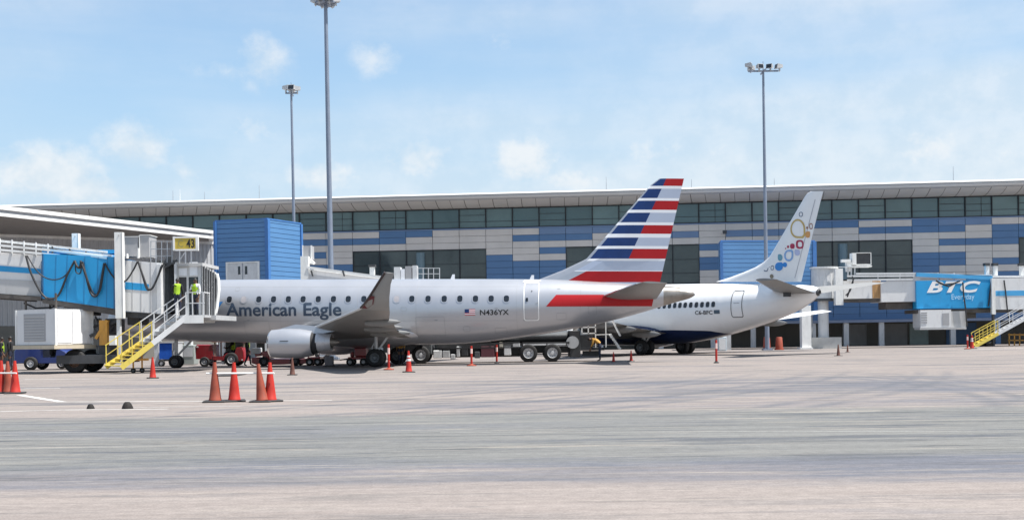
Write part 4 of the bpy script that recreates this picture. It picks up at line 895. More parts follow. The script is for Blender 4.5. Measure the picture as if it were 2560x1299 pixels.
m = MB(); poly_px(m, [(106, 746), (290, 772), (290, 788), (106, 757)], YB+.08, .25); poly_px(m, [(106, 746), (290, 772), (290, 784), (106, 757)], YB+2.6, .25)
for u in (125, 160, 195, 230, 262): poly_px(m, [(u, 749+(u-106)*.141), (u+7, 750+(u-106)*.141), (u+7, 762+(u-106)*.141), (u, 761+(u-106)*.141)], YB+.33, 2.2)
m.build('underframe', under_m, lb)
m = MB(); poly_px(m, [(307, 650), (404, 657), (404, 784), (307, 776)], YB+.12, 2.75); tc1 = m.build('cab_tunnel', bridge_white, lb)
m = MB(); poly_px(m, [(308, 704), (372, 710), (372, 727), (308, 722)], YB+.105, .02); m.build('stripe', sky_blue, tc1)
m = MB()
for u in (330, 352, 376): poly_px(m, [(u, 652), (u+1, 652), (u+1, 780), (u, 780)], YB+.105, .012)
m.build('panel_seam', MATS['louvre_grey'], tc1)
m = MB(); poly_px(m, [(300, 778), (440, 787), (440, 800), (300, 792)], YB+.3, 2.4); m.build('cab_underframe', dark_metal, lb)
# roof girders and walk rails
for k, (a, b) in enumerate((((-260, 575), (268, 630)), ((-260, 588), (280, 640)), ((-260, 600), (150, 638)))):
    m = MB(); Y_ = YB+.1+k*.9*0+(.25 if k == 0 else 0); m.beam(P(*a, Y_), P(*b, Y_), .10, .11); m.beam(P(*a, Y_+1.9), P(*b, Y_+1.9), .10, .11); m.build('roof_girder', white_metal, lb)
m = MB()
for u in (-40, 0, 30, 60, 90, 120): m = MB(); m.beam(P(u, 596+u*.11, YB+.3), P(u, 636+u*.05, YB+.2), .05, .05); m.build('girder_strut', pale_metal, lb)
pass
m = MB(); m.beam(P(106, 613, YB+.35), P(288, 640, YB+.35), .06, .10); m.beam(P(106, 622, YB+.1), P(268, 645, YB+.02), .08, .10); m.build('roof_rail', mat('pale_blue_rail', (0.40, 0.62, 0.80), .4), lb)
m = MB()
for u in (131, 174, 215, 256): m.beam(P(u, 612+(u-106)*.148, YB+.3), P(u, 640, YB+.3), .06, .06)
m.build('rail_post', dark_metal, lb)
m = MB(); rect_px(m, 105, 287, 625, 634, YB+.4, 2.3); m.build('tunnel_roof', sky_blue, lb)
# rotunda where the bridge starts, beyond the left edge
m = MB(); p = P(-760, 700, YB+1.5); m.lathe([(P(-760, 700, YB+1.5).z-.4, 1.9), (P(-760, 570, YB+1.5).z+.3, 1.9)], (p.x, p.y, 0), (0, 0, 1), 28); m.build('rotunda', pale_metal, lb, 40); m = MB(); m.tube((p.x, p.y, 0), (p.x, p.y, p.z-.41), .6, n=18); m.build('pedestal', pale_metal, lb, 40)
# lift columns
for (u0, u1, v0, v1, Y_, nm) in ((179.5, 195, 583, 620, YB+3.0, 'lift_column'), (287, 306, 580, 795, YB-.42, 'lift_column')):
    m = MB(); rect_px(m, u0, u1, v0, v1, Y_, .36); o = m.build(nm, white_metal, lb)
    m = MB(); uc = (u0+u1)/2; m.tube(P(uc, v0+8, Y_), P(uc, v0+8, Y_-.02), .04, n=10); rect_px(m, u1-1.2, u1+.4, v0, v1, Y_-.012, .01); m.build('column_flange', bridge_grey, o)
m = MB(); rect_px(m, 292, 301, 795, 905, YB-.33, .2); m.build('lift_leg', pale_metal, lb)
m = MB(); p = P(296, 905, YB+1.2); m.bb(p.x-2.4, p.x+.6, YB-.4, YB+2.6, .45, .85); m.bb(p.x-.6, p.x-.1, YB+.2, YB+1.6, .85, 2.4); m.beam(P(225, 840, YB+.4), P(292, 800, YB+.4), .10, .12); m.beam(P(232, 800, YB+1.4), P(290, 880, YB+1.4), .10, .12); m.build('drive_bogie', dark_metal, lb)
for u, Y_ in ((189, YB+.05), (189, YB+2.2), (232, YB+2.4)):
    p = P(u, 900, Y_); wheel(lb, (p.x, Y_, .56), .56, .40, tyre_m, mat('rusty_rim', (0.16, 0.09, 0.06), .7, var=.3), .5)
m = MB(); rect_px(m, 248, 268, 800, 862, YB-.05, .4); m.beam(P(240, 846, YB), P(268, 800, YB), .12, .14); o = m.build('hydraulic_lift', amber_m, lb)
m = MB(); rect_px(m, 273, 288, 838, 862, YB-.6, .25); m.build('control_box', white_metal, lb)
# rooftop plant
for (u0, u1, v0, v1) in ((310, 345, 592, 640), (348, 373, 588, 642)):
    m = MB(); rect_px(m, u0, u1, v0, v1, YB+.5, 1.2); o = m.build('rooftop_unit', louvre_m, lb)
    m = MB(); rect_px(m, u0-.5, u0+1.6, v0-.5, v1, YB+.47, 1.25); rect_px(m, u0+1.6, u1+1, v0-1.5, v0, YB+.46, 1.27); m.build('edge_trim', white_metal, o)
m = MB(); p0, p1 = P(318, 634, YB+.1), P(318, 645, YB+.1); m.tube(p1, p0, .07, .05, 8); m.tube(P(346, 645, YB+.1), P(346, 620, YB+.1), .06, n=8); m.build('roof_vent', white_metal, lb)
m = MB()
for u in (377, 390, 404, 418, 430): m.beam(P(u, 602, YB+.3), P(u, 656, YB+.3), .035, .035)
for v in (603, 622, 640): m.beam(P(376, v, YB+.3), P(432, v, YB+.3), .03, .03)
for u in (377, 404, 430): m.beam(P(u, 602, YB+2.2), P(u, 654, YB+2.2), .035, .035)
m.beam(P(376, 603, YB+2.2), P(432, 603, YB+2.2), .03, .03)
m.build('roof_railing', steel, lb)
# rotunda neck: dark ribbed curtain
m = MB(); cpt = P(418, 715, YB+1.9); zt_, zb_ = P(418, 655, YB+1.9).z, P(418, 782, YB+1.9).z
n = 40; rr = [[(cpt.x+(1.30+.05*(i % 2))*math.cos(2*math.pi*i/n)*.62, cpt.y+(1.30+.05*(i % 2))*math.sin(2*math.pi*i/n), z) for i in range(n)] for z in (zb_, zt_)]
m.loft(rr, True, True); m.build('rotating_curtain', accordion, lb)
m = MB(); rect_px(m, 392, 402, 660, 784, YB+.05, .2); rect_px(m, 436, 441, 655, 790, YB+.3, .2); m.build('cab_post', pale_metal, lb)
m = MB(); rect_px(m, 410, 438, 650, 660, YB+.3, 2.5); rect_px(m, 414, 430, 640, 652, YB+.8, .6); m.beam(P(412, 668, YB+.35), P(444, 650, YB+.35), .12, .10); m.build('cab_roof_gear', dark_metal, lb)
# cab
m = MB(); rect_px(m, 441, 505, 664, 692, YB+.7, .10); rect_px(m, 441, 447, 692, 788, YB+.7, .1); rect_px(m, 467, 472, 692, 788, YB+.7, .1); rect_px(m, 496, 505, 660, 790, YB+.65, .15); m.build('cab_wall', bridge_white, lb)
m = MB(); rect_px(m, 446, 467, 670, 688, YB+.66, .03); rect_px(m, 474, 494, 655, 688, YB+.64, .05); m.build('cab_panel', livery_white, lb)
m = MB(); rect_px(m, 440, 506, 657, 665, YB+.5, 3.2); m.build('cab_roof', bridge_grey, lb)
m = MB(); rect_px(m, 441, 500, 665, 786, YB+3.0, .1); m.build('cab_interior', black_cloth, lb)  # black sheet, darkness inside the cab put into its colour
m = MB(); rect_px(m, 447, 467, 693, 787, YB+.78, .04); m.build('cab_door', mat('dark_door', (0.05, 0.05, 0.055), .5), lb)  # dark sheet filling the door opening, inner gloom painted in
m = MB(); rect_px(m, 473, 496, 692, 787, YB+.76, .03); m.build('cab_window', dark_glass, lb)  # dark pane carried down to the floor to paint the cab's gloom
m = MB(); rect_px(m, 436, 540, 788, 800, YB-.2, 4.2); m.build('cab_floor', grey_metal, lb)
# canopy bellows closing on the fuselage
m = MB(); YC = YB+.55
ribs = []
for i in range(7):
    t = i/6; u = 505+36*t; ribs.append((u, 664+22*t*t, 803-6*t, YC+3.4*t*.55))
for i, (u, va, vb, Y_) in enumerate(ribs):
    m.beam(P(u, va, Y_), P(u-3*0, vb, Y_), .05, .12)
    if i: 
        u_, va_, vb_, Yp = ribs[i-1]; um = (u+u_)/2; m.hexa([P(u_, vb_, Yp+.03), P(um, (vb+vb_)/2, (Y_+Yp)/2+.22), P(um, (vb+vb_)/2, (Y_+Yp)/2+.3), P(u_, vb_, Yp+.12)], [P(u_, va_, Yp+.03), P(um, (va+va_)/2, (Y_+Yp)/2+.22), P(um, (va+va_)/2, (Y_+Yp)/2+.3), P(u_, va_, Yp+.12)], 1); m.hexa([P(um, (vb+vb_)/2, (Y_+Yp)/2+.22), P(u, vb, Y_+.03), P(u, vb, Y_+.12), P(um, (vb+vb_)/2, (Y_+Yp)/2+.3)], [P(um, (va+va_)/2, (Y_+Yp)/2+.22), P(u, va, Y_+.03), P(u, va, Y_+.12), P(um, (va+va_)/2, (Y_+Yp)/2+.3)], 1)
m.build('canopy', [mat('canopy_hoop_grey', (.15, .155, .165), .5), canopy_f], lb)
m = MB(); m.hexa([P(504, 664, YC), P(541, 686, YC+1.9), P(541, 686, YC+3.6), P(504, 664, YC+3.6)], [P(504, 660, YC), P(541, 681, YC+1.9), P(541, 681, YC+3.6), P(504, 660, YC+3.6)]); m.build('canopy_roof', bridge_grey, lb)
m = MB(); m.path([P(541, 684, YC+1.85), P(545, 700, YC+1.9), P(546, 725, YC+1.9), P(541, 770, YC+1.88), P(532, 804, YC+1.85)], .10, 8); m.beam(P(507, 804, YC), P(534, 804, YC+1.85), .10, .10); m.build('canopy_bumper', white_metal, lb)
# landing and stairs
LZ = P(470, 788, YB-.6).z
pl0, pl1 = P(452, 788, YB-1.4), P(512, 788, YB-1.4)
m = MB(); m.bb(pl0.x, pl1.x, YB-1.45, YB-.21, LZ-.12, LZ); m.bb(pl0.x+.1, pl1.x-.05, YB-1.47, YB-1.44, LZ-.38, LZ-.02, 1); m.build('landing', [grey_metal, white_metal], lb)
m = MB()
for x in (pl0.x+.25, (pl0.x+pl1.x)/2, pl1.x-.05): m.beam((x, YB-1.42, LZ), (x, YB-1.42, LZ+1.05), .045, .045)
for h in (.55, 1.05): m.beam((pl0.x+.25, YB-1.42, LZ+h), (pl1.x, YB-1.42, LZ+h), .04, .04)
m.beam((pl1.x-.04, YB-1.4, LZ+1.05), (pl1.x-.04, YB-.3, LZ+1.05), .04, .04); m.beam((pl1.x-.04, YB-.4, LZ), (pl1.x-.04, YB-.4, LZ+1.05), .045, .045)
m.build('landing_rail', pale_metal, lb)
def stair(parent, fb, ft, rb, rt, nst, split=.47, rise=1.0, up_m=None):
    """flight between a front and a rear stringer; lower part yellow, upper part grey"""
    fb, ft, rb, rt = map(Vector, (fb, ft, rb, rt)); up_m = up_m or pale_metal
    for (a, b) in ((fb, ft), (rb, rt)):
        mid = a.lerp(b, split)
        for p, q, mm in ((a, mid, yellow_p), (mid, b, up_m)):
            m = MB(); m.beam(p, q, .06, .24); o = m.build('stringer', mm, parent)
            m = MB(); h = Vector((0, 0, rise)); m.beam(p+h, q+h, .045, .045); m.beam(p+h*.52, q+h*.52, .035, .035)
            for t in (0.02, .35, .68, .98): w = p.lerp(q, t); m.beam(w, w+h, .04, .04)
            m.build('handrail', mm, o)
    for i in range(nst):
        t = (i+.5)/nst; a, b = fb.lerp(ft, t), rb.lerp(rt, t); d = (ft-fb); d.z = 0; d.normalize(); m = MB()
        q = [a-d*.13, a+d*.13, b+d*.13, b-d*.13]; m.hexa([p+Vector((0, 0, -.02)) for p in q], [p+Vector((0, 0, .015)) for p in q]); m.build('tread', yellow_p if t < split else grey_metal, parent)
stair(lb, P(303, 919, YB-2.35), Vector((pl0.x+.3, YB-1.40, LZ-.05)), P(264, 917, YB-1.5), Vector((pl0.x-.28, YB-.62, LZ-.05)), 15)
for u, Y_ in ((333, YB-1.6), (355, YB-1.3)):
    m = MB(); p = P(u, 900, Y_); m.beam((p.x, Y_, .2), (p.x, Y_, 1.0), .06, .06); m.build('stair_support', amber_m, lb); wheel(lb, (p.x, Y_, .12), .12, .08, tyre_m, rim_dark, .5, name='caster', nuts=4)
m = MB(); m.beam((P(318, 900, YB-1.6).x, YB-1.6, .62), (P(372, 900, YB-1.3).x, YB-1.3, .62), .08, .10); m.build('stair_support', amber_m, lb)
# preconditioned air unit slung under the tunnel
c0, l0, r0 = P(138, 820, YB-1.3), P(39, 820, YB-.1), P(232, 820, YB+.6)
zt_, zb_ = P(138, 772, YB-1.2).z, P(138, 861, YB-1.2).z
b0 = Vector((l0.x+r0.x-c0.x, l0.y+r0.y-c0.y+.2, 0)); m = MB()
for k_, (qz0, qz1) in enumerate(((zb_, zt_),)): m.hexa([Vector((p.x, p.y, qz0)) for p in (l0, c0, r0, b0)], [Vector((p.x, p.y, qz1)) for p in (l0, c0, r0, b0)])
au = m.build('air_unit', bridge_white, lb)
def face(mb, a, b, t0, t1, z0, z1, off, th, k=None):
    d = b-a; d.z = 0; nrm = Vector((d.y, -d.x, 0)).normalized(); nrm = nrm if nrm.y < 0 else -nrm; p, q = a+d*t0+nrm*off, a+d*t1+nrm*off
    mb.hexa([Vector((v_.x, v_.y, z0)) for v_ in (p, q, q+nrm*th, p+nrm*th)], [Vector((v_.x, v_.y, z1)) for v_ in (p, q, q+nrm*th, p+nrm*th)], k)
H_ = zt_-zb_
m = MB(); face(m, l0, c0, .22, .76, zb_+H_*.10, zb_+H_*.88, .002, .02)
for i in range(9): face(m, l0, c0, .24, .74, zb_+H_*(.13+.08*i), zb_+H_*(.16+.08*i), .022, .025, 1)
m.build('louvre_panel', [louvre_m, MATS['bridge_lower_grey']], au)
m = MB(); face(m, c0, r0, .06, .42, zb_+H_*.05, zb_+H_*.93, .002, .02); face(m, c0, r0, .45, .97, zb_+H_*.03, zb_+H_*.95, .002, .03, 1); m.build('side_panel', [livery_white, tarp_m], au)
for fa_ in ((c0, r0, -.02, .02, zb_-.05, zt_+.02, .002, .06), (c0, r0, .97, 1.0, zb_-.1, zt_+.35, .002, .06), (l0, c0, .0, .03, zb_, zt_, .002, .03)): m = MB(); face(m, *fa_); m.build('unit_frame', white_metal, au)
m = MB(); m.hexa([Vector((p.x, p.y, zb_-.20)) for p in (l0+Vector((-.1, -.1, 0)), c0+Vector((0, -.15, 0)), r0+Vector((.15, 0, 0)), b0)], [Vector((p.x, p.y, zb_-.02)) for p in (l0+Vector((-.1, -.1, 0)), c0+Vector((0, -.15, 0)), r0+Vector((.15, 0, 0)), b0)]); m.build('unit_tray', mat('sandy_tray', (0.48, 0.42, 0.32), .6, dirt=.3), lb)
m = MB()
for p in (l0+Vector((.3, .5, 0)), c0+Vector((-.1, .4, 0)), r0+Vector((-.3, .5, 0)), b0+Vector((0, -.6, 0))): m = MB(); m.beam((p.x, p.y, zt_), (p.x, p.y, zt_+.75), .08, .08); m.build('hanger', under_m, lb)
# hoses, braces and boxes crowding the underside
for pts, r in (([(205, 772), (215, 800), (228, 818), (246, 812)], .06), ([(238, 790), (250, 815), (262, 850), (275, 872)], .05), ([(300, 800), (285, 820), (272, 838)], .04), ([(60, 757), (90, 770), (130, 768), (150, 758)], .04)):
    m = MB(); m.path([P(u, v, YB+.6) for u, v in pts], r); m.build('hose', cable_m, lb, 60)
for u0, u1, v0, v1, d, mm in ((234, 246, 795, 832, .5, grey_metal), (262, 286, 796, 830, 1.6, dark_metal), (318, 345, 792, 812, 1.8, dark_metal), (240, 262, 862, 884, .7, grey_metal), (205, 232, 770, 788, 1.2, dark_metal)):
    m = MB(); rect_px(m, u0, u1, v0, v1, YB+.9, d, None, .03); m.build('equipment_box', mm, lb)
# cable loops
def loop(pts, r=.045, name='cable'):
    from mathutils import geometry
    q = [P(zx/2.707, 480+zy/2.707, YB-.12-.05*(i % 2)) for i, (zx, zy) in enumerate(pts)]; out = []
    for i in range(len(q)-1):
        p0, p1, p2, p3 = q[max(i-1, 0)], q[i], q[i+1], q[min(i+2, len(q)-1)]
        for j in range(6):
            t = j/6; out.append(.5*((2*p1)+(p2-p0)*t+(2*p0-5*p1+4*p2-p3)*t*t+(3*p1-p0-3*p2+p3)*t**3))
    out.append(q[-1]); m = MB(); m.path(out, r, 7); return m.build(name, cable_m, lb, 60)
for pts, r in (([(175, 430), (215, 560), (285, 690), (345, 720), (400, 690), (455, 560), (505, 465)], .05), ([(185, 430), (240, 520), (300, 575), (370, 592), (440, 565), (500, 475)], .03), ([(545, 465), (580, 560), (610, 670), (640, 705), (670, 670), (690, 570), (705, 480)], .055),
        ([(560, 470), (600, 610), (640, 690), (680, 660), (708, 490)], .03), ([(710, 480), (750, 550), (800, 605), (850, 600), (900, 530), (930, 470)], .04), ([(935, 470), (965, 560), (1000, 650), (1030, 650), (1065, 580), (1100, 490)], .05), ([(940, 475), (985, 640), (1015, 660), (1055, 600), (1090, 500)], .03),
        ([(505, 465), (520, 500), (540, 510), (550, 470)], .06), ([(510, 470), (515, 540), (545, 545), (548, 475)], .03), ([(285, 690), (310, 715), (330, 730), (360, 725)], .05)): loop(pts, r)
# gate sign standing on the cab roof
YS = YB+.2
sg_ = thing('gate_sign', 'yellow gate number sign C43 in a white frame above the jet bridge cab', 'sign', P(463, 650, YS)); 
m = MB(); rect_px(m, 437, 489, 595, 622, YS, .14); m.build('sign_face', sign_yellow, sg_)
m = MB(); rect_px(m, 432, 437, 591, 626, YS-.02, .18); rect_px(m, 489, 495, 591, 626, YS-.02, .18); rect_px(m, 437, 489, 591, 594.8, YS-.02, .18); rect_px(m, 437, 489, 622.2, 626, YS-.02, .18); m.build('sign_frame', white_metal, sg_)
m = MB()
for u in (449, 464, 478): m.beam(P(u, 626, YS+.07), P(u, 658, YS+.07), .05, .05)
m.beam(P(449, 650, YS+.07), P(464, 628, YS+.07), .03, .03); m.build('sign_post', pale_metal, sg_)
a = P(466, 618.5, YS-.012); e = P(486, 618.5, YS-.012); t_ = P(466, 597.5, YS-.012)
m = MB(); flat_text(m, '43', a, e-a, (0, 0, t_.z-a.z), offset=.02); m.build('sign_number', black_paint, sg_)
a = P(445, 617.5, YS-.012); e = P(458, 617.5, YS-.012); t_ = P(445, 599, YS-.012)
m = MB(); flat_text(m, 'C', a, e-a, (0, 0, t_.z-a.z)); m.build('sign_letter', mat('faded_sign_letter', (.28, .26, .10), .6), sg_)

# ------------------------------------------------------------------ right jet bridge
YR = 95.0
rb_ = thing('jet_bridge', 'far jet bridge with a bright blue advertising panel and white tunnel, on the right', 'jet bridge', (P(2098, 850, YR).x, YR, 0))
m = MB(); cpt = P(2060, 700, YR+1.6); z1, z0 = P(2060, 672, YR+1.6).z, P(2060, 746, YR+1.6).z; n = 44
m.loft([[(cpt.x+(1.0+.02*(i % 2))*math.cos(2*math.pi*i/n), cpt.y+(1.0+.02*(i % 2))*math.sin(2*math.pi*i/n), z) for i in range(n)] for z in (z0, z1)], True, True); m.build('rotunda', pale_metal, rb_)
m = MB(); m.lathe([(0, 1.12), (.14, 1.12)], (cpt.x, cpt.y, z1), (0, 0, 1), 24); m.lathe([(-.2, 1.05), (0, 1.05)], (cpt.x, cpt.y, z0), (0, 0, 1), 24, 1); m.build('rotunda_cap', [white_metal, dark_metal], rb_)
m = MB(); rect_px(m, 2089, 2108, 671, 762, YR-.1, .6); m.build('lift_column', white_metal, rb_)
m = MB(); rect_px(m, 2005, 2028, 763, 873, YR-.3, .75); rect_px(m, 2001, 2033, 868, 874, YR-.5, 1.1); m.build('support_column', white_metal, rb_)
m = MB(); p = P(2059, 850, YR+1.6); m.tube((p.x, p.y, 0), (p.x, p.y, z0-.1), .42, n=18); m.bb(p.x-1.2, p.x+1.2, p.y-.9, p.y+.9, 0, .9, 1); m.build('pedestal', [pale_metal, mat('plinth_concrete', (0.42, 0.42, 0.41), .8, var=.15)], rb_, 40)
m = MB(); rect_px(m, 2109, 2202, 701, 746, YR+.5, 2.6); t1 = m.build('tunnel', bridge_white, rb_)
m = MB(); rect_px(m, 2181, 2201, 702, 745, YR+.485, .02); m.build('rust_stain', mat('rust_streak', (0.42, 0.24, 0.10), .7, var=.35, vscale=2.5, stretch=(6, 6, .5)), t1)
m = MB(); rect_px(m, 2203, 2290, 703, 754, YR+.25, 2.9); m.build('tunnel', bridge_white, rb_)
m = MB(); rect_px(m, 2291, 2481, 700, 770, YR, 3.2); t3 = m.build('tunnel', sky_blue, rb_)
a = P(2317, 730, YR-.02); e = P(2452, 729, YR-.02); t_ = P(2317, 703.5, YR-.02)
m = MB(); flat_text(m, 'BTC', a, e-a, (0, 0, t_.z-a.z), shear=.3, offset=.035, spacing=1.05); m.build('panel_lettering', white_paint, t3)
a = P(2379, 748, YR-.02); e = P(2436, 747, YR-.02); t_ = P(2379, 734, YR-.02)
m = MB(); flat_text(m, 'Everyday', a, e-a, (0, 0, (t_.z-a.z)*.95)); m.build('panel_lettering', mat('pale_blue_lettering', (.45, .68, .85), .5), t3)
m = MB(); rect_px(m, 2482, 2700, 694, 772, YR-.1, 3.3); t4 = m.build('tunnel', bridge_white, rb_)
m = MB(); rect_px(m, 2482, 2700, 725, 738, YR-.115, .02); m.build('stripe', stripe_blue, t4)
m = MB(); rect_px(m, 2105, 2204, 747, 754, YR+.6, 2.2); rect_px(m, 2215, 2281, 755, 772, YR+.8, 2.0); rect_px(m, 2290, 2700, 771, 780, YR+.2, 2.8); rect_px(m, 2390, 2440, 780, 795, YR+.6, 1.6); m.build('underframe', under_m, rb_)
m = MB()
for (u0, v0, u1, v1) in ((2118, 690, 2480, 688), (2118, 700, 2300, 697), (2140, 684, 2300, 683), (2290, 683, 2480, 691), (2480, 691, 2700, 690)): m.beam(P(u0, v0, YR+.2), P(u1, v1, YR+.2), .12, .14); m.beam(P(u0, v0, YR+2.6), P(u1, v1, YR+2.6), .12, .14)
for u in (2195, 2250, 2345, 2385, 2470): m.beam(P(u, 682, YR+.3), P(u, 702, YR+.3), .06, .06)
m.build('roof_girder', pale_metal, rb_)
m = MB(); m.beam(P(2290, 686, YR+.1), P(2480, 695, YR+.1), .25, .30); m.build('roof_edge', stripe_blue, rb_)
m = MB(); m.beam(P(2118, 742, YR-.15), P(2134, 697, YR-.15), .10, .10); m.path([P(2114, 738, YR-.15), P(2125, 728, YR-.2), P(2133, 705, YR-.2), P(2131, 690, YR-.15)], .05); m.build('tie_bar', cable_m, rb_)
m = MB(); rect_px(m, 2480, 2489, 695, 785, YR-.5, .3); m.build('lift_column', white_metal, rb_); m = MB(); rect_px(m, 2482, 2487, 785, 868, YR-.45, .2); m.build('lift_leg', dark_metal, rb_)
for u in (2469, 2490, 2556):
    m = MB(); rect_px(m, u-4.5, u+4.5, 664, 692, YR+1, .3); o = m.build('roof_post', white_metal, rb_); m = MB(); rect_px(m, u-6, u+6, 657, 664, YR+.9, .5); m.build('post_cap', dark_metal, o)
for pts in (([(2407, 705), (2409, 735), (2414, 772), (2416, 800), (2418, 815)]), ([(2510, 700), (2514, 730), (2518, 770), (2522, 795)]), ([(2340, 701), (2360, 711), (2385, 708), (2400, 702)]), ([(2478, 703), (2474, 740), (2471, 765)]), ([(2340, 701), (2350, 708), (2372, 716), (2394, 704)])):
    m = MB(); m.path([P(u, v, YR-.25) for u, v in pts], .06); m.build('cable', cable_m, rb_)
m = MB(); rect_px(m, 2301, 2378, 774, 818, YR-.3, 1.8, 0); rect_px(m, 2378.2, 2415, 777, 823, YR-.1, 1.6, 1); rect_px(m, 2300, 2416, 818.2, 823, YR-.35, 1.4, 1); o = m.build('air_unit', [bridge_white, bridge_grey], rb_)
m = MB(); rect_px(m, 2357, 2373, 782, 812, YR-.33, .03)
for i in range(5): rect_px(m, 2303, 2318, 780+i*6, 783+i*6, YR-.33, .03)
m.build('louvre_panel', louvre_m, o)
stair(rb_, P(2437, 866, YR-1.6), P(2600, 776, YR-1.2), P(2428, 864, YR-.7), P(2592, 776, YR-.4), 15, split=.36)
for i, u in enumerate((2523, 2536, 2549, 2562)):
    m = MB(); m.beam(P(u, 868, YR+1), P(u, 833, YR+1), .08, .08); m.build('equipment_rack', amber_m, rb_)
m = MB()
for v in (836, 850): m.beam(P(2520, v, YR+1), P(2580, v, YR+1), .08, .08)
m.build('equipment_rack', amber_m, rb_)
m = MB(); rect_px(m, 2440, 2480, 840, 868, YR+.2, 1.6); m.build('drive_bogie', dark_metal, rb_)
for u in (2448, 2472): p = P(u, 860, YR+.1); wheel(rb_, (p.x, YR+.1, .5), .5, .4, tyre_m, rim_dark, .5)
# lamp and camera head on the rotunda side
m = MB(); rect_px(m, 2141, 2177, 633, 661, YR+.6, .7); fb_ = m.build('floodlight', dark_metal, rb_)
m = MB(); rect_px(m, 2131, 2141, 632, 662, YR+.5, .8); rect_px(m, 2141, 2177, 660, 662.5, YR+.55, .8); rect_px(m, 2105, 2128, 648, 655, YR+.5, .4); rect_px(m, 2117, 2130, 655, 678, YR+.6, .5); rect_px(m, 2120, 2180, 664, 667, YR+.4, 1.0); rect_px(m, 2177, 2178.5, 632, 662, YR+.5, .8); rect_px(m, 2141, 2178, 631, 632.6, YR+.5, .8); m.build('floodlight_bracket', white_metal, fb_)
m = MB()
for u in (2120, 2128, 2137): m.beam(P(u, 667, YR+.6), P(u, 690, YR+.6), .08, .08)
m.beam(P(2030, 668, YR+.3), P(2130, 667, YR+.3), .05, .05); m.build('roof_bracket', pale_metal, rb_)

# ------------------------------------------------------------------ bridge seen over the silver jet's back
YM = 78.0
mb_ = thing('jet_bridge', 'white jet bridge whose sloping roof shows above the silver jet fuselage', 'jet bridge', (P(770, 850, YM).x, YM+1, 0))
m = MB(); poly_px(m, [(766, 672), (985, 701), (985, 790), (766, 770)], YM, 2.8); m.build('tunnel', bridge_white, mb_)
for k, (a, b, w) in enumerate((((768, 668), (965, 694), .16), ((785, 672), (975, 699), .12), ((830, 682), (945, 690), .08))):
    m = MB(); m.beam(P(*a, YM-.1+.4*k), P(*b, YM-.1+.4*k), .10, w); m.build('roof_girder', white_metal, mb_)
m = MB(); rect_px(m, 752, 772, 640, 800, YM-.1, .5); m.build('lift_column', white_metal, mb_)
m = MB(); rect_px(m, 757.5, 779, 614, 647, YM+.5, 1.0); o = m.build('rooftop_unit', louvre_m, mb_); m = MB(); rect_px(m, 755.5, 757.4, 613, 647, YM+.47, 1.05); rect_px(m, 776.5, 780, 613, 648, YM+.46, .03); m.build('edge_trim', white_metal, o)
m = MB(); poly_px(m, [(758, 646), (775, 646), (786, 656), (782, 660), (770, 656), (758, 658)], YM+.2, .5); m.build('bracket', white_metal, mb_)
for u, v0 in ((778, 676), (857, 676)): m = MB(); m.beam(P(u, v0, YM-.2), P(u+4, v0+14, YM-.2), .10, .12); m.build('roof_clamp', dark_metal, mb_)
m = MB(); rect_px(m, 924, 936, 666, 697, YM+1, .4); m.build('roof_post', white_metal, mb_); m = MB(); rect_px(m, 921, 938, 661, 667, YM+.9, .6); m.build('post_cap', dark_metal, mb_)
for (u0, u1, v0, v1, m_) in ((985, 1001, 667, 700, pale_metal), (1002, 1012, 672, 700, livery_white), (1013, 1029, 665, 700, louvre_m), (1031, 1042, 663, 700, pale_metal)): m = MB(); rect_px(m, u0, u1, v0, v1, YM+.3, 1.2); m.build('rooftop_unit', m_, mb_)
m = MB()
for u in (1045, 1058, 1071, 1084, 1099): m.beam(P(u, 669, YM+.4), P(u, 702, YM+.4), .05, .05)
for v in (670, 684): m.beam(P(1044, v, YM+.4), P(1100, v, YM+.4), .04, .04)
m.build('roof_railing', pale_metal, mb_)
m = MB(); rect_px(m, 985, 1060, 699, 790, YM+.2, 2.6); m.build('cab', pale_metal, mb_); m = MB(); rect_px(m, 800, 812, 780, 893, YM+.6, .3); m.build('lift_leg', pale_metal, mb_); p = P(806, 890, YM+.4); wheel(mb_, (p.x, YM+.4, .5), .5, .4)
# ================================================================== traffic cones and posts
def cone_proto(name, label, body_m, collar=False, loc=(0, 0, 0)):
    t = thing(name, label, 'traffic cone', loc, group='orange traffic cones on the apron', local=True); h = .95
    m = MB(); m.box((0, 0, .022), (.54, .54, .044), 0, 0, .02); m.build('base', rubber, t)
    m = MB(); m.lathe([(.044, .152), (.07, .150), (.085, .141), (.30, .116), (.60, .080), (.88, .045), (h, .038), (h, .028), (.80, .034), (.05, .13)], (0, 0, 0), (0, 0, 1), 24, 0, False); o = m.build('body', body_m, t, 50)
    if collar:
        for z0, z1 in ((.50, .60), (.66, .74)):
            m = MB(); r = lambda z: .116+(z-.30)*(-.12)+.004; m.lathe([(z0, r(z0)-.003), (z0, r(z0)), (z1, r(z1)), (z1, r(z1)-.003)], (0, 0, 0), (0, 0, 1), 24, 0, False); m.build('reflective_collar', reflect_m, o, 50)
    return t
CONES = {'o': cone_proto('traffic_cone', 'x', orange_c), 'f': cone_proto('traffic_cone', 'x', faded_c), 'g': cone_proto('traffic_cone', 'x', old_c), 'w': cone_proto('traffic_cone', 'x', orange_c, True)}
used = set()
def cone(k, u, v, h, rz, label, tilt=None):
    g = G(u, v); s_ = (h/3000*g.y)/.95; r = CONES[k]
    if k in used: r = dup(r, g, rz, label, s_)
    else: used.add(k); r.location = g; r.rotation_euler = (0, 0, rz); r.scale = (s_,)*3; r['label'] = label
    if tilt: 
        for c in kids(r):
            if c.name.startswith('body'): c.rotation_euler = tilt
    return r
cone('f', 538, 1004.5, 100, .1, 'tall faded orange cone, first from the left under the white pole')
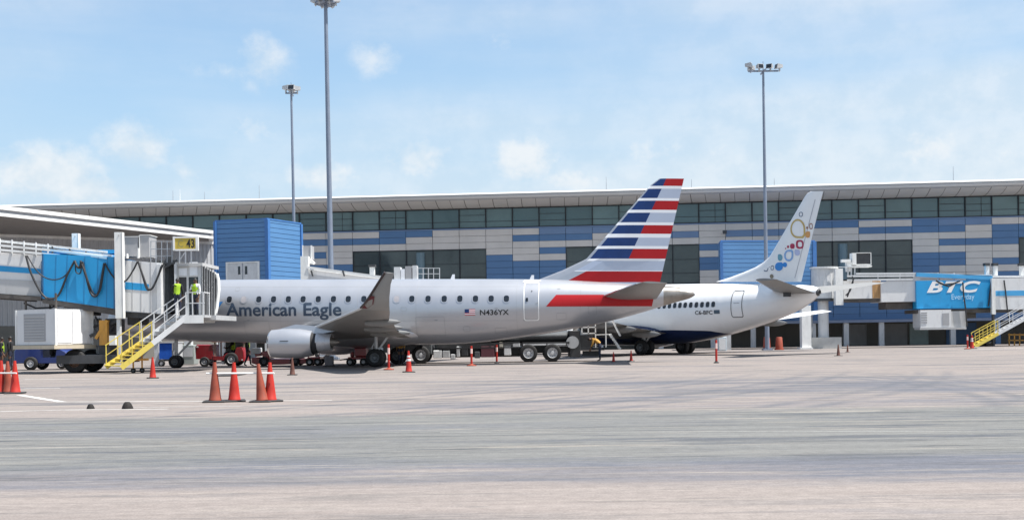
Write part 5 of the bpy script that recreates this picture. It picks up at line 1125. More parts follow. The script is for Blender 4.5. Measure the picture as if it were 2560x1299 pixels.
cone('o', 586, 1003, 98, .25, 'bright orange cone second from the left under the white pole')
cone('f', 656, 1004, 96, -.1, 'faded orange cone leaning sideways against its bright neighbour', (0, -.10, 0))
cone('o', 676, 1003, 98, .4, 'bright orange cone standing behind the leaning faded cone')
cone('o', 38, 983, 82, .2, 'orange cone at the right end of the white pole near the left edge')
cone('f', 20, 982, 80, .1, 'orange cone half hidden between two cones at the left edge')
cone('o', 4, 982, 82, -.2, 'orange cone cut off by the left edge of the view')
cone('o', 382, 945, 53, .3, 'lone orange cone on the apron right of the yellow stair foot')
cone('g', 731, 937, 44, .1, 'brown grimy cone standing in front of the jet engine')
cone('w', 1022, 930, 54, .2, 'orange cone with two white reflective collars near the main wheels')
cone('o', 1534, 904, 25, .1, 'small bright orange cone beside the truck ladder')
cone('o', 1578, 902, 27, .2, 'small bright orange cone before the white jet wheels')
cone('g', 2096, 889, 29, .4, 'dark weathered cone nearest to the right bridge support column')
cone('g', 2119, 880, 19, .1, 'small dark weathered cone behind the other near the right bridge pedestal')
cone('w', 2430, 871, 34, .1, 'collared orange cone at the foot of the far yellow stair')
for u, v, h, base, lab in ((972, 924, 64, True, 'tall orange delineator post by the silver jet main wheels'), (1179, 914, 50, True, 'orange delineator post on a wide foot before the tanker truck tanks'), (1242, 907, 46, False, 'slim orange delineator post just left of the tanker truck rear wheels'),
        (1791, 907, 58, False, 'lone orange delineator post under the white jet belly'), (2419, 872, 36, True, 'orange delineator post beside the collared cone at the far stair')):
    g = G(u, v); hh = h/3000*g.y; t = thing('delineator_post', lab, 'post', g, group='orange delineator posts')
    m = MB(); m.tube(g, g+Vector((0, 0, hh)), .055, .05, 12); o = m.build('pole', orange_c, t, 50)
    m = MB(); m.tube(g+Vector((0, 0, hh*.62)), g+Vector((0, 0, hh*.86)), .058, .057, 12); m.build('reflective_band', mat('pinkish_tape', (.75, .52, .48), .4), o, 50)
    m = MB(); w = .24 if base else .13; m.lathe([(0, w), (.04, w), (.07, w*.5), (.10, .06)], g, (0, 0, 1), 16); m.build('foot', faded_c if base else rubber, t, 50)
g0, g1 = G(520, 1004), G(694, 1003)
t = tag(MB().tube((g0.x, g0.y-.12, .70), (g1.x-.05, g1.y-.10, .69), .022, n=10).build('barrier_pole', white_metal, None, 50), 'white pole laid across the four cones in the middle of the apron', 'barrier pole', 'white barrier poles')
g0, g1 = G(-40, 983), G(46, 983); tag(MB().tube((g0.x, g0.y-.12, .62), (g1.x, g1.y-.12, .61), .022, n=10).build('barrier_pole', white_metal, None, 50), 'white pole across the cones at the left edge', 'barrier pole', 'white barrier poles')
g0 = G(574, 938); m = MB(); m.box((g0.x, g0.y, .02), (.92, 2.3, .035), 0, 0, .012); tag(m.build('dark_ground_strip', rubber), 'thin flat black strip lying behind the cones with the white pole', 'mat')  # thin flat black slab on the ground
for u, v, w, lab in ((226, 1021, 19, 'smaller rounded black rubber chock on the apron'), (318, 1021, 27, 'larger rounded black rubber chock on the apron')):
    g = G(u, v); r = w/2/3000*g.y; m = MB(); n = 14
    rings = [[(g.x+r*q*math.cos(a)*(1.0+.12*math.sin(3*a)), g.y+r*.8*q*math.sin(a), r*1.3*z) for a in [2*math.pi*i/n for i in range(n)]] for q, z in ((1.05, 0), (1.0, .18), (.84, .50), (.64, .80), (.42, .97), (.05, 1.0))]
    m.loft(rings, True, True); tag(m.build('rubber_chock', mat('worn_black_rubber', (.010, .008, .007), .8, var=.4, vscale=12, bump=.5, bscale=25), None, 60), lab, 'chock', 'black rubber chocks')

# ================================================================== vehicles
def hull(mb, prof, y0, y1, k=None, bev=.06):
    """a body from its side outline (x, z), rounded a little along both flanks"""
    cx = sum(p[0] for p in prof)/len(prof); cz = sum(p[1] for p in prof)/len(prof)
    def sh(d): return [(p[0]+(cx-p[0])*d/max(.3, abs(p[0]-cx)+.01)*min(1, abs(p[0]-cx)), p[1]+(cz-p[1])*d/max(.3, abs(p[1]-cz)+.01)*min(1, abs(p[1]-cz))) for p in prof]
    a = sh(bev); mb.loft([[(x, y0, z) for x, z in a], [(x, y0+bev, z) for x, z in prof], [(x, y1-bev, z) for x, z in prof], [(x, y1, z) for x, z in a]], True, True, k)
def at(uc, Y):
    """metres in the picture plane at distance Y for a thing at t: gives x(u), z(v)"""
    return lambda u, v: (P(u or uc, v or 885, Y).x, max(0, P(u or uc, v or 885, Y).z))
# navy tow tractor, left
Yv = 64.0; q = at(105, Yv); t = thing('tow_tractor', 'navy blue baggage tow tractor with open cab under the left jet bridge', 'tow tractor', (P(105, 900, Yv).x, Yv, 0))
m = MB(); hull(m, [q(34, 908), q(34, 878), q(40, 870), q(100, 870), q(103, 893), q(140, 893), q(143, 874), q(150, 872), (q(166, 880)), q(174, 890), q(174, 908)], Yv, Yv+1.7); m.build('body', navy_veh, t, 40)
m = MB()
for u in (104, 150):
    for y in (Yv+.08, Yv+1.6): m.beam((q(u, 880)[0], y, q(u, 893)[1]), (q(u-1, 860)[0], y, q(u, 860)[1]), .08, .08)
m.build('cab_post', navy_veh, t); m = MB(); m.bb(q(98, 0)[0], q(156, 0)[0], Yv-.02, Yv+1.72, q(0, 862)[1], q(0, 858)[1], None, .03); m.build('cab_roof', navy_veh, t)
m = MB(); x = q(120, 0)[0]; m.bb(x, x+.5, Yv+.3, Yv+1.3, q(0, 895)[1], q(0, 888)[1], 0, .04); m.bb(x-.05, x+.1, Yv+.3, Yv+1.3, q(0, 888)[1], q(0, 872)[1], 0, .04); m.build('seat', rubber, t)
m = MB(); m.path([(q(140, 0)[0], Yv+.6, q(0, 893)[1]), (q(133, 0)[0], Yv+.6, q(0, 880)[1])], .03); m.lathe([(0, .17), (.03, .19), (.06, .17)], (q(132, 0)[0], Yv+.6, q(0, 879)[1]), (-.6, 0, .8), 16); m.build('steering_wheel', dark_metal, t)
for u, R_, Y_ in ((78, .36, Yv-.05), (78, .36, Yv+1.5), (150, .36, Yv+1.5), (150, .33, Yv-.05), (116, .28, Yv+2.2)):
    if u == 150 and Y_ < Yv: continue
    wheel(t, (q(u, 0)[0], Y_, R_), R_, .24, tyre_m, rim_m, .55)
m = MB(); m.bb(q(36, 0)[0]-.04, q(36, 0)[0]+.02, Yv+.2, Yv+.45, .62, .74); m.build('headlight', reflect_m, t); m = MB(); m.bb(q(174, 0)[0], q(186, 0)[0], Yv+.7, Yv+.9, .35, .47); m.build('tow_hitch', dark_metal, t)

# red tow tractor under the fuselage
Yv = 66.0; q = at(550, Yv); t = thing('tow_tractor', 'red tow tractor with square bonnet and driver, under the silver jet nose', 'tow tractor', (P(550, 900, Yv).x, Yv, 0))
m = MB(); hull(m, [q(489, 897), q(487, 868), q(491, 861), q(530, 861), q(533, 888), q(537, 893), q(533, 898)], Yv, Yv+1.5); m.build('bonnet', red_veh, t, 40)
m = MB(); hull(m, [q(531, 900), q(531, 890), q(556, 890), q(566, 882), q(588, 882), q(592, 868), q(606, 866), q(611, 880), q(611, 902)], Yv-.05, Yv+1.55); m.build('body', red_veh, t, 40)
m = MB()
for u, v0 in ((537, 892), (609, 868)):
    for y in (Yv+.05, Yv+1.45): m.beam((q(u, 0)[0], y, q(0, v0)[1]), (q(u, 0)[0], y, q(0, 853)[1]), .07, .07)
m.bb(q(530, 0)[0], q(613, 0)[0], Yv-.05, Yv+1.55, q(0, 855)[1], q(0, 852)[1]); m.build('canopy_frame', mat('tan_frame', (.35, .25, .20), .5), t)
m = MB(); x = q(572, 0)[0]; m.bb(x, x+.5, Yv+.4, Yv+1.1, q(0, 889)[1], q(0, 883)[1], 0, .04); m.build('seat', rubber, t)
for u, R_ in ((512, .27), (579, .38)):
    for Y_ in (Yv-.06, Yv+1.5): wheel(t, (q(u, 0)[0], Y_, R_), R_, .24, tyre_m, rim_m, .58)
for u, v in ((492, 864), (604, 898)): m = MB(); m.bb(q(u, 0)[0], q(u+4, 0)[0], Yv-.075, Yv-.051 if u > 600 else Yv+.02, q(0, v+3)[1], q(0, v)[1]); m.build('headlight', reflect_m, t)
m = MB(); m.bb(q(540, 0)[0], q(560, 0)[0], Yv-.03, Yv+.3, q(0, 910)[1], q(0, 903)[1]); m.build('step', pale_metal, t)

# red belt loader
Yv = 65.0; q = at(700, Yv); t = thing('belt_loader', 'low red belt loader with a grey conveyor, partly behind the jet engine', 'belt loader', (P(710, 900, Yv).x, Yv, 0))
m = MB(); hull(m, [q(628, 907), q(628, 893), q(642, 893), q(650, 897), q(766, 897), q(768, 908), q(700, 911), q(640, 911)], Yv, Yv+1.7); m.build('chassis', red_veh, t, 40)
m = MB(); a, b = P(640, 886, Yv+.5), P(770, 858, Yv+.5)
m.hexa([(a.x, Yv+.3, a.z-.1), (b.x, Yv+.3, b.z-.1), (b.x, Yv+1.3, b.z-.1), (a.x, Yv+1.3, a.z-.1)], [(a.x, Yv+.3, a.z+.08), (b.x, Yv+.3, b.z+.08), (b.x, Yv+1.3, b.z+.08), (a.x, Yv+1.3, a.z+.08)]); c_ = m.build('conveyor', dark_metal, t)
m = MB(); m.beam((a.x, Yv+.26, a.z), (b.x, Yv+.26, b.z), .06, .16); m.beam((a.x, Yv+1.34, a.z), (b.x, Yv+1.34, b.z), .06, .16); m.build('side_rail', red_veh, c_)
m = MB(); m.bb(q(628, 0)[0], q(650, 0)[0], Yv-.03, Yv+.6, q(0, 883)[1], q(0, 868)[1], None, .03); m.build('control_box', pale_metal, t)
m = MB(); m.bb(q(655, 0)[0], q(672, 0)[0], Yv+.1, Yv+.7, q(0, 897)[1], q(0, 880)[1], None, .04); m.build('operator_seat', red_veh, t)
for u in (660, 738):
    for Y_ in (Yv-.06, Yv+1.6): wheel(t, (q(u, 0)[0], Y_, .26), .26, .2, tyre_m, rim_dark, .5)
# red dollies
def dolly(u0, u1, Yv, lab, box):
    q = at((u0+u1)/2, Yv); t = thing('towed_dolly', lab, 'dolly', (P((u0+u1)/2, 900, Yv).x, Yv, 0)); x0, x1 = q(u0, 0)[0], q(u1, 0)[0]
    m = MB(); m.bb(x0, x1, Yv, Yv+1.2, .34, .46, None, .02); m.build('deck', red_veh, t)
    m = MB(); m.beam((x0, Yv+.6, .38), (x0-.5, Yv+.6, .30), .06, .06); m.build('tow_bar', dark_metal, t)
    m = MB()
    if box: m.bb(x0+(x1-x0)*.35, x1, Yv+.1, Yv+1.1, .461, .95, None, .06); m.bb(x0+.1, x0+(x1-x0)*.3, Yv+.2, Yv+.9, .461, .72, None, .05)
    else:
        for x in (x0+.06, x1-.06): m.beam((x, Yv+.05, .46), (x, Yv+.05, .85), .05, .05)
        m.beam((x0+.06, Yv+.05, .85), (x1-.06, Yv+.05, .85), .05, .05)
    m.build('power_unit' if box else 'rail', red_veh, t)
    for x in (x0+.12, x1-.14):
        for Y_ in (Yv, Yv+1.15): wheel(t, (x, Y_, .2), .2, .12, tyre_m, rim_m, .5)
dolly(869, 915, 63.0, 'small red wheeled ground unit beside the jet main wheels', True)
dolly(768, 800, 64.5, 'small red dolly behind the engine exhaust', False)
# grey mast plinth-like block: a ground power box
Yv = 62.5; q = at(821, Yv); t = thing('ground_box', 'squat grey equipment box on the apron under the wing', 'equipment box', (P(821, 905, Yv).x, Yv, 0)); m = MB(); m.bb(q(811, 0)[0], q(831, 0)[0], Yv, Yv+.5, .04, q(0, 890)[1], None, .02); m.build('body', mat('purplish_grey_paint', (.20, .19, .21), .6, dirt=.3), t); m = MB(); m.bb(q(809, 0)[0], q(833, 0)[0], Yv-.04, Yv+.54, 0, .04); m.build('base', rubber, t)
# blue baggage cart by the nose wheel
Yv = 68.0; q = at(418, Yv); t = thing('baggage_cart', 'blue curtained baggage cart behind the jet nose wheel', 'baggage cart', (P(418, 900, Yv).x, Yv, 0))
m = MB(); m.bb(q(397, 0)[0], q(440, 0)[0], Yv+.05, Yv+1.5, q(0, 902)[1], q(0, 898)[1]); m.build('deck', dark_metal, t)
m = MB(); n = 22; x0, x1 = q(398, 0)[0], q(430, 0)[0]; pts = [(x0+(x1-x0)*i/n, Yv+.02+.03*(i % 2)) for i in range(n+1)]
for (xa, ya), (xb, yb) in zip(pts, pts[1:]): m.quad((xa, ya, q(0, 897)[1]), (xb, yb, q(0, 897)[1]), (xb, yb, q(0, 857)[1]), (xa, ya, q(0, 857)[1]))
m.build('curtain', mat('blue_curtain', (.01, .10, .48), .6, var=.15, vscale=3), t)
m = MB(); m.bb(q(396, 0)[0], q(441, 0)[0], Yv-.02, Yv+1.55, q(0, 857)[1]+.002, q(0, 854)[1]); m.build('roof', grey_metal, t); m = MB(); m.bb(q(431, 0)[0], q(440, 0)[0], Yv+.1, Yv+1.4, q(0, 897)[1], q(0, 857)[1]); m.build('end_panel', grey_metal, t)
for u in (404, 434): wheel(t, (q(u, 0)[0], Yv, .19), .19, .14, tyre_m, rim_m, .5)
m = MB(); Yv = 69; x0, x1 = P(386, 880, Yv).x, P(397, 880, Yv).x; m.bb(x0, x1, Yv, Yv+.4, 0, P(390, 853, Yv).z); t = thing('utility_cabinet', 'tall pale grey cabinet standing left of the blue baggage cart', 'cabinet', ((x0+x1)/2, Yv, 0)); m.build('body', pale_metal, t); m = MB(); m.bb(x0-.05, x1+.05, Yv-.05, Yv+.45, P(390, 853, Yv).z+.001, P(390, 853, Yv).z+.05); m.build('cap', grey_metal, t)
Yv = 70; m = MB(); x0, x1 = P(455, 880, Yv).x, P(485, 880, Yv).x; m.bb(x0, x1, Yv, Yv+1.0, .05, P(470, 862, Yv).z, None, .03); t = thing('ground_power_unit', 'grey green ground power cart behind the nose wheel', 'power cart', ((x0+x1)/2, Yv, 0)); m.build('body', mat('grey_green_paint', (.24, .27, .26), .5, dirt=.3), t); m = MB(); m.bb(x0+.1, x0+.5, Yv+.1, Yv+.6, P(470, 862, Yv).z+.001, P(470, 852, Yv).z); m.build('exhaust_box', pale_metal, t)
m = MB(); m.bb(x0+.08, x1-.08, Yv-.02, Yv-.001, .5, P(470, 868, Yv).z); m.build('panel_door', grey_metal, t)

# tanker truck under the tail
Yv = 65.2; q = at(1240, Yv); tk = thing('tanker_truck', 'long fuel tanker truck on six wheels under the silver jet tail', 'truck', (P(1260, 900, Yv).x, Yv, 0))
chas = mat('truck_chassis_black', (.03, .031, .034), .55, var=.3, vscale=3, dirt=.2); tank_m = mat('tank_dark_grey', (.07, .075, .08), .4, var=.1, dirt=.2)
m = MB(); m.bb(q(1030, 0)[0], q(1425, 0)[0], Yv+.55, Yv+.70, q(0, 884)[1], q(0, 868)[1]); m.bb(q(1030, 0)[0], q(1425, 0)[0], Yv+1.7, Yv+1.85, q(0, 884)[1], q(0, 868)[1])
for u in (1090, 1150, 1210, 1260, 1300, 1352, 1410): m.bb(q(u, 0)[0], q(u+4, 0)[0], Yv+.7, Yv+1.7, q(0, 882)[1], q(0, 870)[1])
m.bb(q(1092, 0)[0], q(1300, 0)[0], Yv+.72, Yv+1.68, q(0, 892)[1], q(0, 868)[1]); m.build('chassis', chas, tk)
m = MB(); hull(m, [q(1016, 885), q(1012, 866), q(1016, 848), q(1022, 832), q(1072, 830), q(1078, 845), q(1080, 885)], Yv+.1, Yv+2.4); cb = m.build('cab', tank_m, tk, 40)
m = MB(); m.bb(q(1030, 0)[0], q(1060, 0)[0], Yv+.075, Yv+.11, q(0, 853)[1], q(0, 838)[1]); m.build('cab_window', dark_glass, cb)
m = MB(); m.bb(q(1092, 0)[0], q(1424, 0)[0], Yv+.25, Yv+2.25, q(0, 866)[1], q(0, 858)[1]); m.build('tank_cradle', chas, tk)
m = MB(); zc = P(1260, 842, Yv).z; n = 28; m.loft([[(q(u, 0)[0], Yv+1.25+1.02*s_*math.cos(2*math.pi*j/n), zc+.36*s_*math.sin(2*math.pi*j/n)) for j in range(n)] for u, s_ in ((1092, .8), (1096, 1), (1290, 1), (1418, 1), (1422, .8))], True, True); m.build('tank', tank_m, tk, 50)
m = MB(); m.bb(q(1306, 0)[0], q(1424, 0)[0], Yv-.02, Yv+.25, q(0, 861)[1], q(0, 856)[1]); m.bb(q(1308, 0)[0], q(1366, 0)[0], Yv-.05, Yv+.3, q(0, 860)[1]-.09, q(0, 860)[1]-.005, 1); m.bb(q(1369, 0)[0], q(1415, 0)[0], Yv-.05, Yv+.3, q(0, 860)[1]-.09, q(0, 860)[1]-.005, 1); m.build('mudguard', [chas, pale_metal], tk)
for i, (u0, u1, v0, v1, mm) in enumerate(((1083, 1104, 873, 893, pale_metal), (1106, 1124, 874, 892, grey_metal), (1126, 1138, 883, 896, grey_metal), (1141, 1150, 864, 890, grey_metal), (1153, 1170, 866, 888, chas), (1186, 1200, 877, 894, tank_m), (1202, 1236, 864, 892, mat('maroon_tank', (.10, .03, .04), .5)), (1248, 1258, 855, 870, mat('beige_box', (.42, .40, .34), .6)), (1260, 1278, 866, 888, pale_metal), (1282, 1300, 858, 868, grey_metal))):
    m = MB(); m.bb(q(u0, 0)[0], q(u1, 0)[0], Yv-.02, Yv+.5, q(0, v1)[1], q(0, v0)[1], None, .03); m.build('side_locker', mm, tk)
m = MB(); 
for (u0, v0, u1, v1) in ((1150, 860, 1300, 855), (1202, 866, 1202, 853), (1226, 866, 1226, 853), (1202, 853, 1226, 853), (1100, 868, 1300, 868)): m.beam((q(u0, 0)[0], Yv, q(0, v0)[1]), (q(u1, 0)[0], Yv, q(0, v1)[1]), .05, .06)
m.build('side_guard', chas, tk)
for u, R_ in ((1052, .49), (1321, .49), (1381, .49)):
    for Y_ in (Yv+.02, Yv+2.2): wheel(tk, (q(u, 0)[0], Y_, R_), R_, .34, tyre_m, rim_m, .60)
# rear pumping gear, platform, ladder
m = MB(); m.bb(q(1424, 0)[0], q(1452, 0)[0], Yv+.15, Yv+2.2, q(0, 895)[1], q(0, 828)[1], None, .04); m.build('pump_cabinet', chas, tk)
m = MB(); m.bb(q(1452, 0)[0], q(1512, 0)[0], Yv+.2, Yv+1.9, q(0, 879)[1], q(0, 872)[1]); m.bb(q(1453, 0)[0], q(1484, 0)[0], Yv+.5, Yv+1.5, q(0, 872)[1]+.001, q(0, 840)[1]); m.build('rear_platform', chas, tk)
m = MB()
for u in (1456, 1472, 1490, 1516):
    m.beam((q(u, 0)[0], Yv+.15, q(0, 872)[1] if u > 1480 else q(0, 838)[1]), (q(u, 0)[0], Yv+.15, q(0, 806)[1]), .06, .06)
for v in (807, 821, 836): m.beam((q(1455, 0)[0], Yv+.15, q(0, v)[1]), (q(1491, 0)[0], Yv+.15, q(0, v)[1]), .06, .06)
m.beam((q(1490, 0)[0], Yv+.15, q(0, 840)[1]), (q(1530, 0)[0], Yv+.15, q(0, 839)[1]), .05, .05)
m.build('guard_rail', white_metal, tk)
for dy in (.1, .75):
    m = MB(); m.beam((q(1527, 0)[0], Yv+dy, q(0, 839)[1]), (q(1552, 0)[0], Yv+dy, q(0, 877)[1]), .05, .09); m.beam((q(1534, 0)[0], Yv+dy, q(0, 805)[1]), (q(1553, 0)[0], Yv+dy, q(0, 844)[1]), .04, .05); m.build('ladder_side', white_metal, tk)
for i in range(6): t_ = (i+.5)/6; m = MB(); x = q(1527+25*t_, 0)[0]; z = q(0, 839+38*t_)[1]; m.bb(x-.08, x+.08, Yv+.1, Yv+.75, z-.015, z+.015); m.build('ladder_rung', pale_metal, tk)
m = MB(); c_ = Vector((q(1432, 0)[0], Yv+.1, q(0, 858)[1])); m.lathe([(-.08, .1), (-.08, .34), (-.05, .34), (-.05, .22), (.25, .22), (.25, .34), (.28, .34), (.28, .1)], c_, (0, 1, 0), 20); m.build('hose_reel', grey_metal, tk, 40)
m = MB(); m.bb(q(1458, 0)[0], q(1500, 0)[0], Yv+.6, Yv+.7, .30, q(0, 880)[1]); m.build('rear_bumper', chas, tk)

# background pieces under the terminal near the white jet
Yv = 92; t = thing('utility_cabinet', 'pale blue grey cabinet on the apron behind the lone delineator post', 'cabinet', (P(1806, 870, Yv).x, Yv, 0)); m = MB(); rect_px(m, 1795, 1817, 841, 880, Yv, .7, None, .03); m.build('body', mat('pale_blue_paint', (.42, .48, .52), .5, dirt=.15), t); m = MB(); rect_px(m, 1798, 1814, 846, 874, Yv-.03, .03); m.build('door', pale_metal, t)
for u, lab in ((1917, 'orange and white striped barrel left of its twin, before the terminal bays'), (1948, 'orange and white striped barrel right of its twin, by the bridge column')):
    Yv = 93; x = P(u, 870, Yv).x; t = thing('traffic_barrel', lab, 'traffic barrel', (x, Yv, 0), group='striped traffic barrels'); m = MB(); m.lathe([(0, .36), (.08, .36), (.09, .30), (.95, .24), (1.0, .20)], (x, Yv, 0), (0, 0, 1), 20); o = m.build('body', faded_c, t, 40)
    for z in (.35, .65): m = MB(); m.lathe([(z, .290-(z-.09)*.07), (z, .296-(z-.09)*.07), (z+.14, .286-(z-.09)*.07), (z+.14, .28-(z-.09)*.07)], (x, Yv, 0), (0, 0, 1), 20); m.build('white_band', reflect_m, o, 40)
# ================================================================== people
def person(label, loc, heading, joints=None, shirt=black_cloth, trousers=navy_cloth, vest=vest_m, cap=None, scale=1.0):
    """one continuous skinned body; vest, hair and cap worn over it. Local: x right, y ahead, z up."""
    J = dict(pelvis=(0, 0, .95), waist=(0, 0, 1.10), chest=(0, .01, 1.32), upper=(0, 0, 1.45), neck=(0, .01, 1.53), jaw=(0, .03, 1.60), head=(0, .035, 1.67), crown=(0, .02, 1.755), nose=(0, .125, 1.655))
    for sx, S_ in ((-1, 'l'), (1, 'r')):
        J.update({'sh'+S_: (.185*sx, 0, 1.43), 'el'+S_: (.235*sx, -.02, 1.15), 'wr'+S_: (.235*sx, .08, .91), 'pa'+S_: (.235*sx, .11, .83), 'hip'+S_: (.095*sx, 0, .90), 'kn'+S_: (.105*sx, .02, .50), 'an'+S_: (.11*sx, 0, .09), 'toe'+S_: (.125*sx, .17, .035), 'ear'+S_: (.085*sx, .02, 1.665)})
    if joints: J.update(joints)
    R = dict(pelvis=.15, waist=.135, chest=.155, upper=.13, neck=.058, jaw=.072, head=.088, crown=.062, nose=.014)
    for S_ in 'lr': R.update({'sh'+S_: .075, 'el'+S_: .048, 'wr'+S_: .032, 'pa'+S_: .036, 'hip'+S_: .098, 'kn'+S_: .064, 'an'+S_: .045, 'toe'+S_: .034, 'ear'+S_: .014})
    E = [('pelvis', 'waist'), ('waist', 'chest'), ('chest', 'upper'), ('upper', 'neck'), ('neck', 'jaw'), ('jaw', 'head'), ('head', 'crown'), ('head', 'nose')]
    for S_ in 'lr': E += [('upper', 'sh'+S_), ('sh'+S_, 'el'+S_), ('el'+S_, 'wr'+S_), ('wr'+S_, 'pa'+S_), ('pelvis', 'hip'+S_), ('hip'+S_, 'kn'+S_), ('kn'+S_, 'an'+S_), ('an'+S_, 'toe'+S_), ('head', 'ear'+S_)]
    for S_, sx in (('l', -1), ('r', 1)):
        w, p = Vector(J['wr'+S_]), Vector(J['pa'+S_]); d = (p-w).normalized(); side = Vector((0, 1, 0)) if abs(d.y) < .8 else Vector((1, 0, 0)); side = (side-d*side.dot(d)).normalized(); inn = d.cross(side).normalized()*(-sx)
        for i, (o, ln) in enumerate(((.030, .075), (.010, .088), (-.010, .082), (-.029, .064))):
            a = p+side*o+d*.03; b = a+d*ln*.5+inn*.008; c = b+d*ln*.45+inn*.03
            for n_, q, r in (('f%d%s1' % (i, S_), a, .011), ('f%d%s2' % (i, S_), b, .0095), ('f%d%s3' % (i, S_), c, .008)): J[n_] = q; R[n_] = r
            E += [('pa'+S_, 'f%d%s1' % (i, S_)), ('f%d%s1' % (i, S_), 'f%d%s2' % (i, S_)), ('f%d%s2' % (i, S_), 'f%d%s3' % (i, S_))]
        a = p+side*.042-d*.02; b = a+side*.022+d*.03+inn*.012
        for n_, q, r in (('t%s1' % S_, a, .013), ('t%s2' % S_, b, .010)): J[n_] = q; R[n_] = r
        E += [('pa'+S_, 't%s1' % S_), ('t%s1' % S_, 't%s2' % S_)]
    names = list(J); idx = {n_: i for i, n_ in enumerate(names)}
    def skin(nm, use, rad):
        me = bpy.data.meshes.new(nm); un = [n_ for n_ in names if n_ in use]; ii = {n_: i for i, n_ in enumerate(un)}
        me.from_pydata([J[n_] for n_ in un], [(ii[a], ii[b]) for a, b in E if a in ii and b in ii], []); o = bpy.data.objects.new(nm, me); COL.objects.link(o)
        sk = o.modifiers.new('skin', 'SKIN'); sk.use_smooth_shade = True; su = o.modifiers.new('sub', 'SUBSURF'); su.levels = su.render_levels = 1
        for i, n_ in enumerate(un): v = me.skin_vertices[0].data[i]; r = rad(n_); v.radius = r if isinstance(r, tuple) else (r, r); v.use_root = (n_ == 'pelvis' or (n_ == 'waist' and 'pelvis' not in un))
        dg = bpy.context.evaluated_depsgraph_get(); dg.update(); nm_ = bpy.data.meshes.new_from_object(o.evaluated_get(dg)); bpy.data.objects.remove(o); bpy.data.meshes.remove(me); return nm_
    flat = {'pelvis': (.165, .125), 'waist': (.155, .115), 'chest': (.175, .125), 'upper': (.15, .10)}
    me = skin('person', set(names), lambda n_: flat.get(n_, R[n_]))
    root = bpy.data.objects.new('person', me); COL.objects.link(root); root.location = loc; root.rotation_euler = (0, 0, heading); root.scale = (scale,)*3; ORG[root.name] = Vector((0, 0, 0))
    for mm in (skin_m, shirt, trousers, rubber): me.materials.append(mm)
    kd = [(Vector(J[n_]), n_) for n_ in names]
    for p in me.polygons:
        n_ = min(kd, key=lambda a: (a[0]-p.center).length_squared)[1]
        p.material_index = 3 if n_[:2] in ('an', 'to') else 2 if n_[:2] in ('kn', 'hi', 'pe') else 1 if n_[:2] in ('wa', 'ch', 'up', 'sh', 'el') else 0
        p.use_smooth = True
    tag(root, label, 'person', 'airport ground staff')
    sel = [p for p in me.polygons if min(kd, key=lambda q: (q[0]-p.center).length_squared)[1] in ('waist', 'chest', 'upper')]
    vi = sorted({i for p in sel for i in p.vertices}); mp_ = {i: j for j, i in enumerate(vi)}; vm = bpy.data.meshes.new('vest')
    vm.from_pydata([me.vertices[i].co+me.vertices[i].normal*.022 for i in vi], [], [[mp_[i] for i in p.vertices] for p in sel])
    vo = bpy.data.objects.new('vest', vm); COL.objects.link(vo); vo.parent = root
    for mm in (vest, reflect_m): vm.materials.append(mm)
    for p in vm.polygons: p.use_smooth = True; p.material_index = 1 if vest is not black_cloth and not joints and 1.19 < p.center.z < 1.235 else 0
    hd = Vector(J['head']); m = MB(); up = (Vector(J['crown'])-Vector(J['neck'])).normalized(); fw = Vector(J['nose'])-hd; fw = (fw-up*fw.dot(up)).normalized(); sd = up.cross(fw)
    rings = []
    for th in (0, .25, .5, .75, .95):
        a = th*math.pi/2; rings.append([hd+up*(.015+.105*math.sin(a))-fw*.012+(sd*math.cos(b)*.098+fw*math.sin(b)*.108)*max(math.cos(a), .02) for b in [2*math.pi*i/16 for i in range(16)]])
    m.loft(rings, True, True); ho = m.build('cap' if cap else 'hair', cap or hair_m, root, 60)
    if cap: m = MB(); m.prism([hd+up*.03+fw*.09-sd*.07, hd+up*.03+fw*.09+sd*.07, hd+up*.02+fw*.17+sd*.05, hd+up*.02+fw*.17-sd*.05], up*.012); m.build('peak', cap, ho)
    return root
pi = math.pi
x = P(444, 780, YB-1.0).x; person('person in a hi-vis vest standing with back turned at the jet bridge cab door', (x, YB-.95, LZ+.005), .25, dict(wrl=(-.16, .24, 1.08), ell=(-.26, .04, 1.18), pal=(-.10, .30, 1.10)), scale=.97)
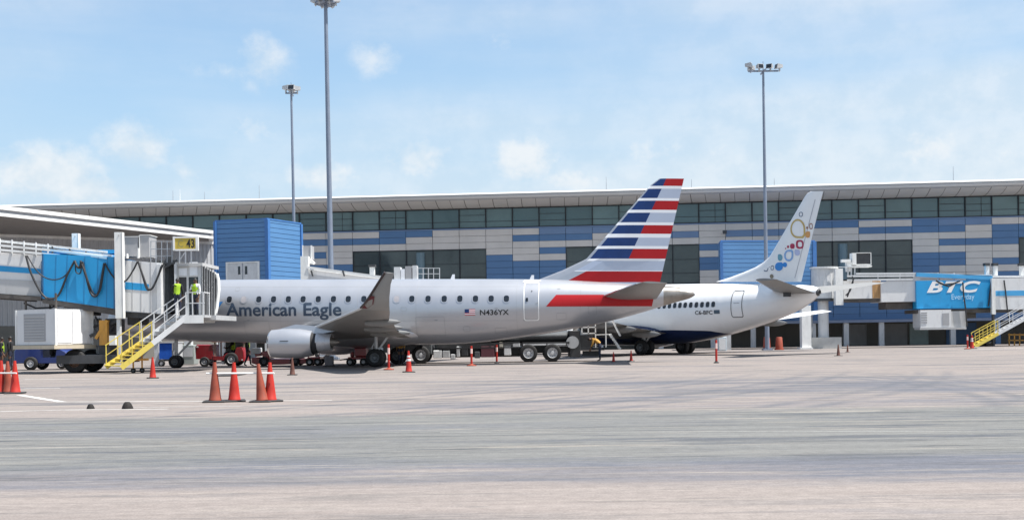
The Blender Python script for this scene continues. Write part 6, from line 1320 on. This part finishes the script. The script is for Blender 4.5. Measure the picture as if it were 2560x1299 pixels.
x = P(489, 780, YB-.9).x; person('person in white shirt and hi-vis vest leaning on the landing rail of the jet bridge', (x, YB-.85, LZ+.005), pi*.9, dict(wrr=(.10, .28, 1.14), elr=(.25, .07, 1.17), par=(.05, .34, 1.16)), shirt=white_cloth, scale=.97)
x = P(4, 900, 62).x; person('person in a hi-vis vest at the left edge beside the navy tractor', (x, 62, 0), -1.2, scale=1.0)
x = P(27, 900, 62.6).x; person('person in black with slung vest straps standing left of the navy tractor', (x, 62.6, 0), 1.5, vest=black_cloth, scale=1.02)
x = P(619, 900, 65.4).x; person('person in an olive vest walking beside the red tow tractor', (x, 65.4, 0), -1.4, dict(knl=(-.10, .12, .52), anl=(-.1, .16, .10), toel=(-.11, .33, .05), knr=(.1, -.02, .5), anr=(.1, -.18, .12), toer=(.11, -.04, .03)), vest=vest_o, scale=.98)
x = P(1002, 900, 63.6).x; person('person in an amber vest standing between the main wheels and the tanker cab', (x, 63.6, 0), pi, shirt=vest_y, vest=vest_y, scale=.86)
x = P(1500, 880, 64.8).x; person('person in an amber vest bending over behind the tanker truck ladder', (x, 64.8, 0), 1.45, dict(waist=(0, .08, 1.08), chest=(0, .27, 1.20), upper=(0, .38, 1.26), neck=(0, .45, 1.27), jaw=(0, .52, 1.25), head=(0, .58, 1.26), crown=(0, .66, 1.30), nose=(0, .61, 1.16), shl=(-.185, .36, 1.24), shr=(.185, .36, 1.24), ell=(-.22, .42, .97), elr=(.22, .42, .97), wrl=(-.17, .52, .74), wrr=(.17, .52, .74), pal=(-.16, .55, .66), par=(.16, .55, .66), earl=(-.085, .57, 1.27), earr=(.085, .57, 1.27)), shirt=vest_y, vest=vest_y, scale=.95)
sx_, sz_ = P(574, 884, 66.7).x, P(574, 884, 66.7).z
person('person in a green hi-vis vest seated driving the red tow tractor', (sx_+.2, 66.72, sz_-.80), pi/2, dict(knl=(-.14, .46, .88), anl=(-.14, .50, .46), toel=(-.14, .66, .40), knr=(.14, .46, .88), anr=(.14, .50, .46), toer=(.14, .66, .40), ell=(-.25, .16, 1.18), wrl=(-.17, .40, 1.15), pal=(-.15, .47, 1.17), elr=(.25, .16, 1.18), wrr=(.17, .40, 1.15), par=(.15, .47, 1.17)), scale=.98)
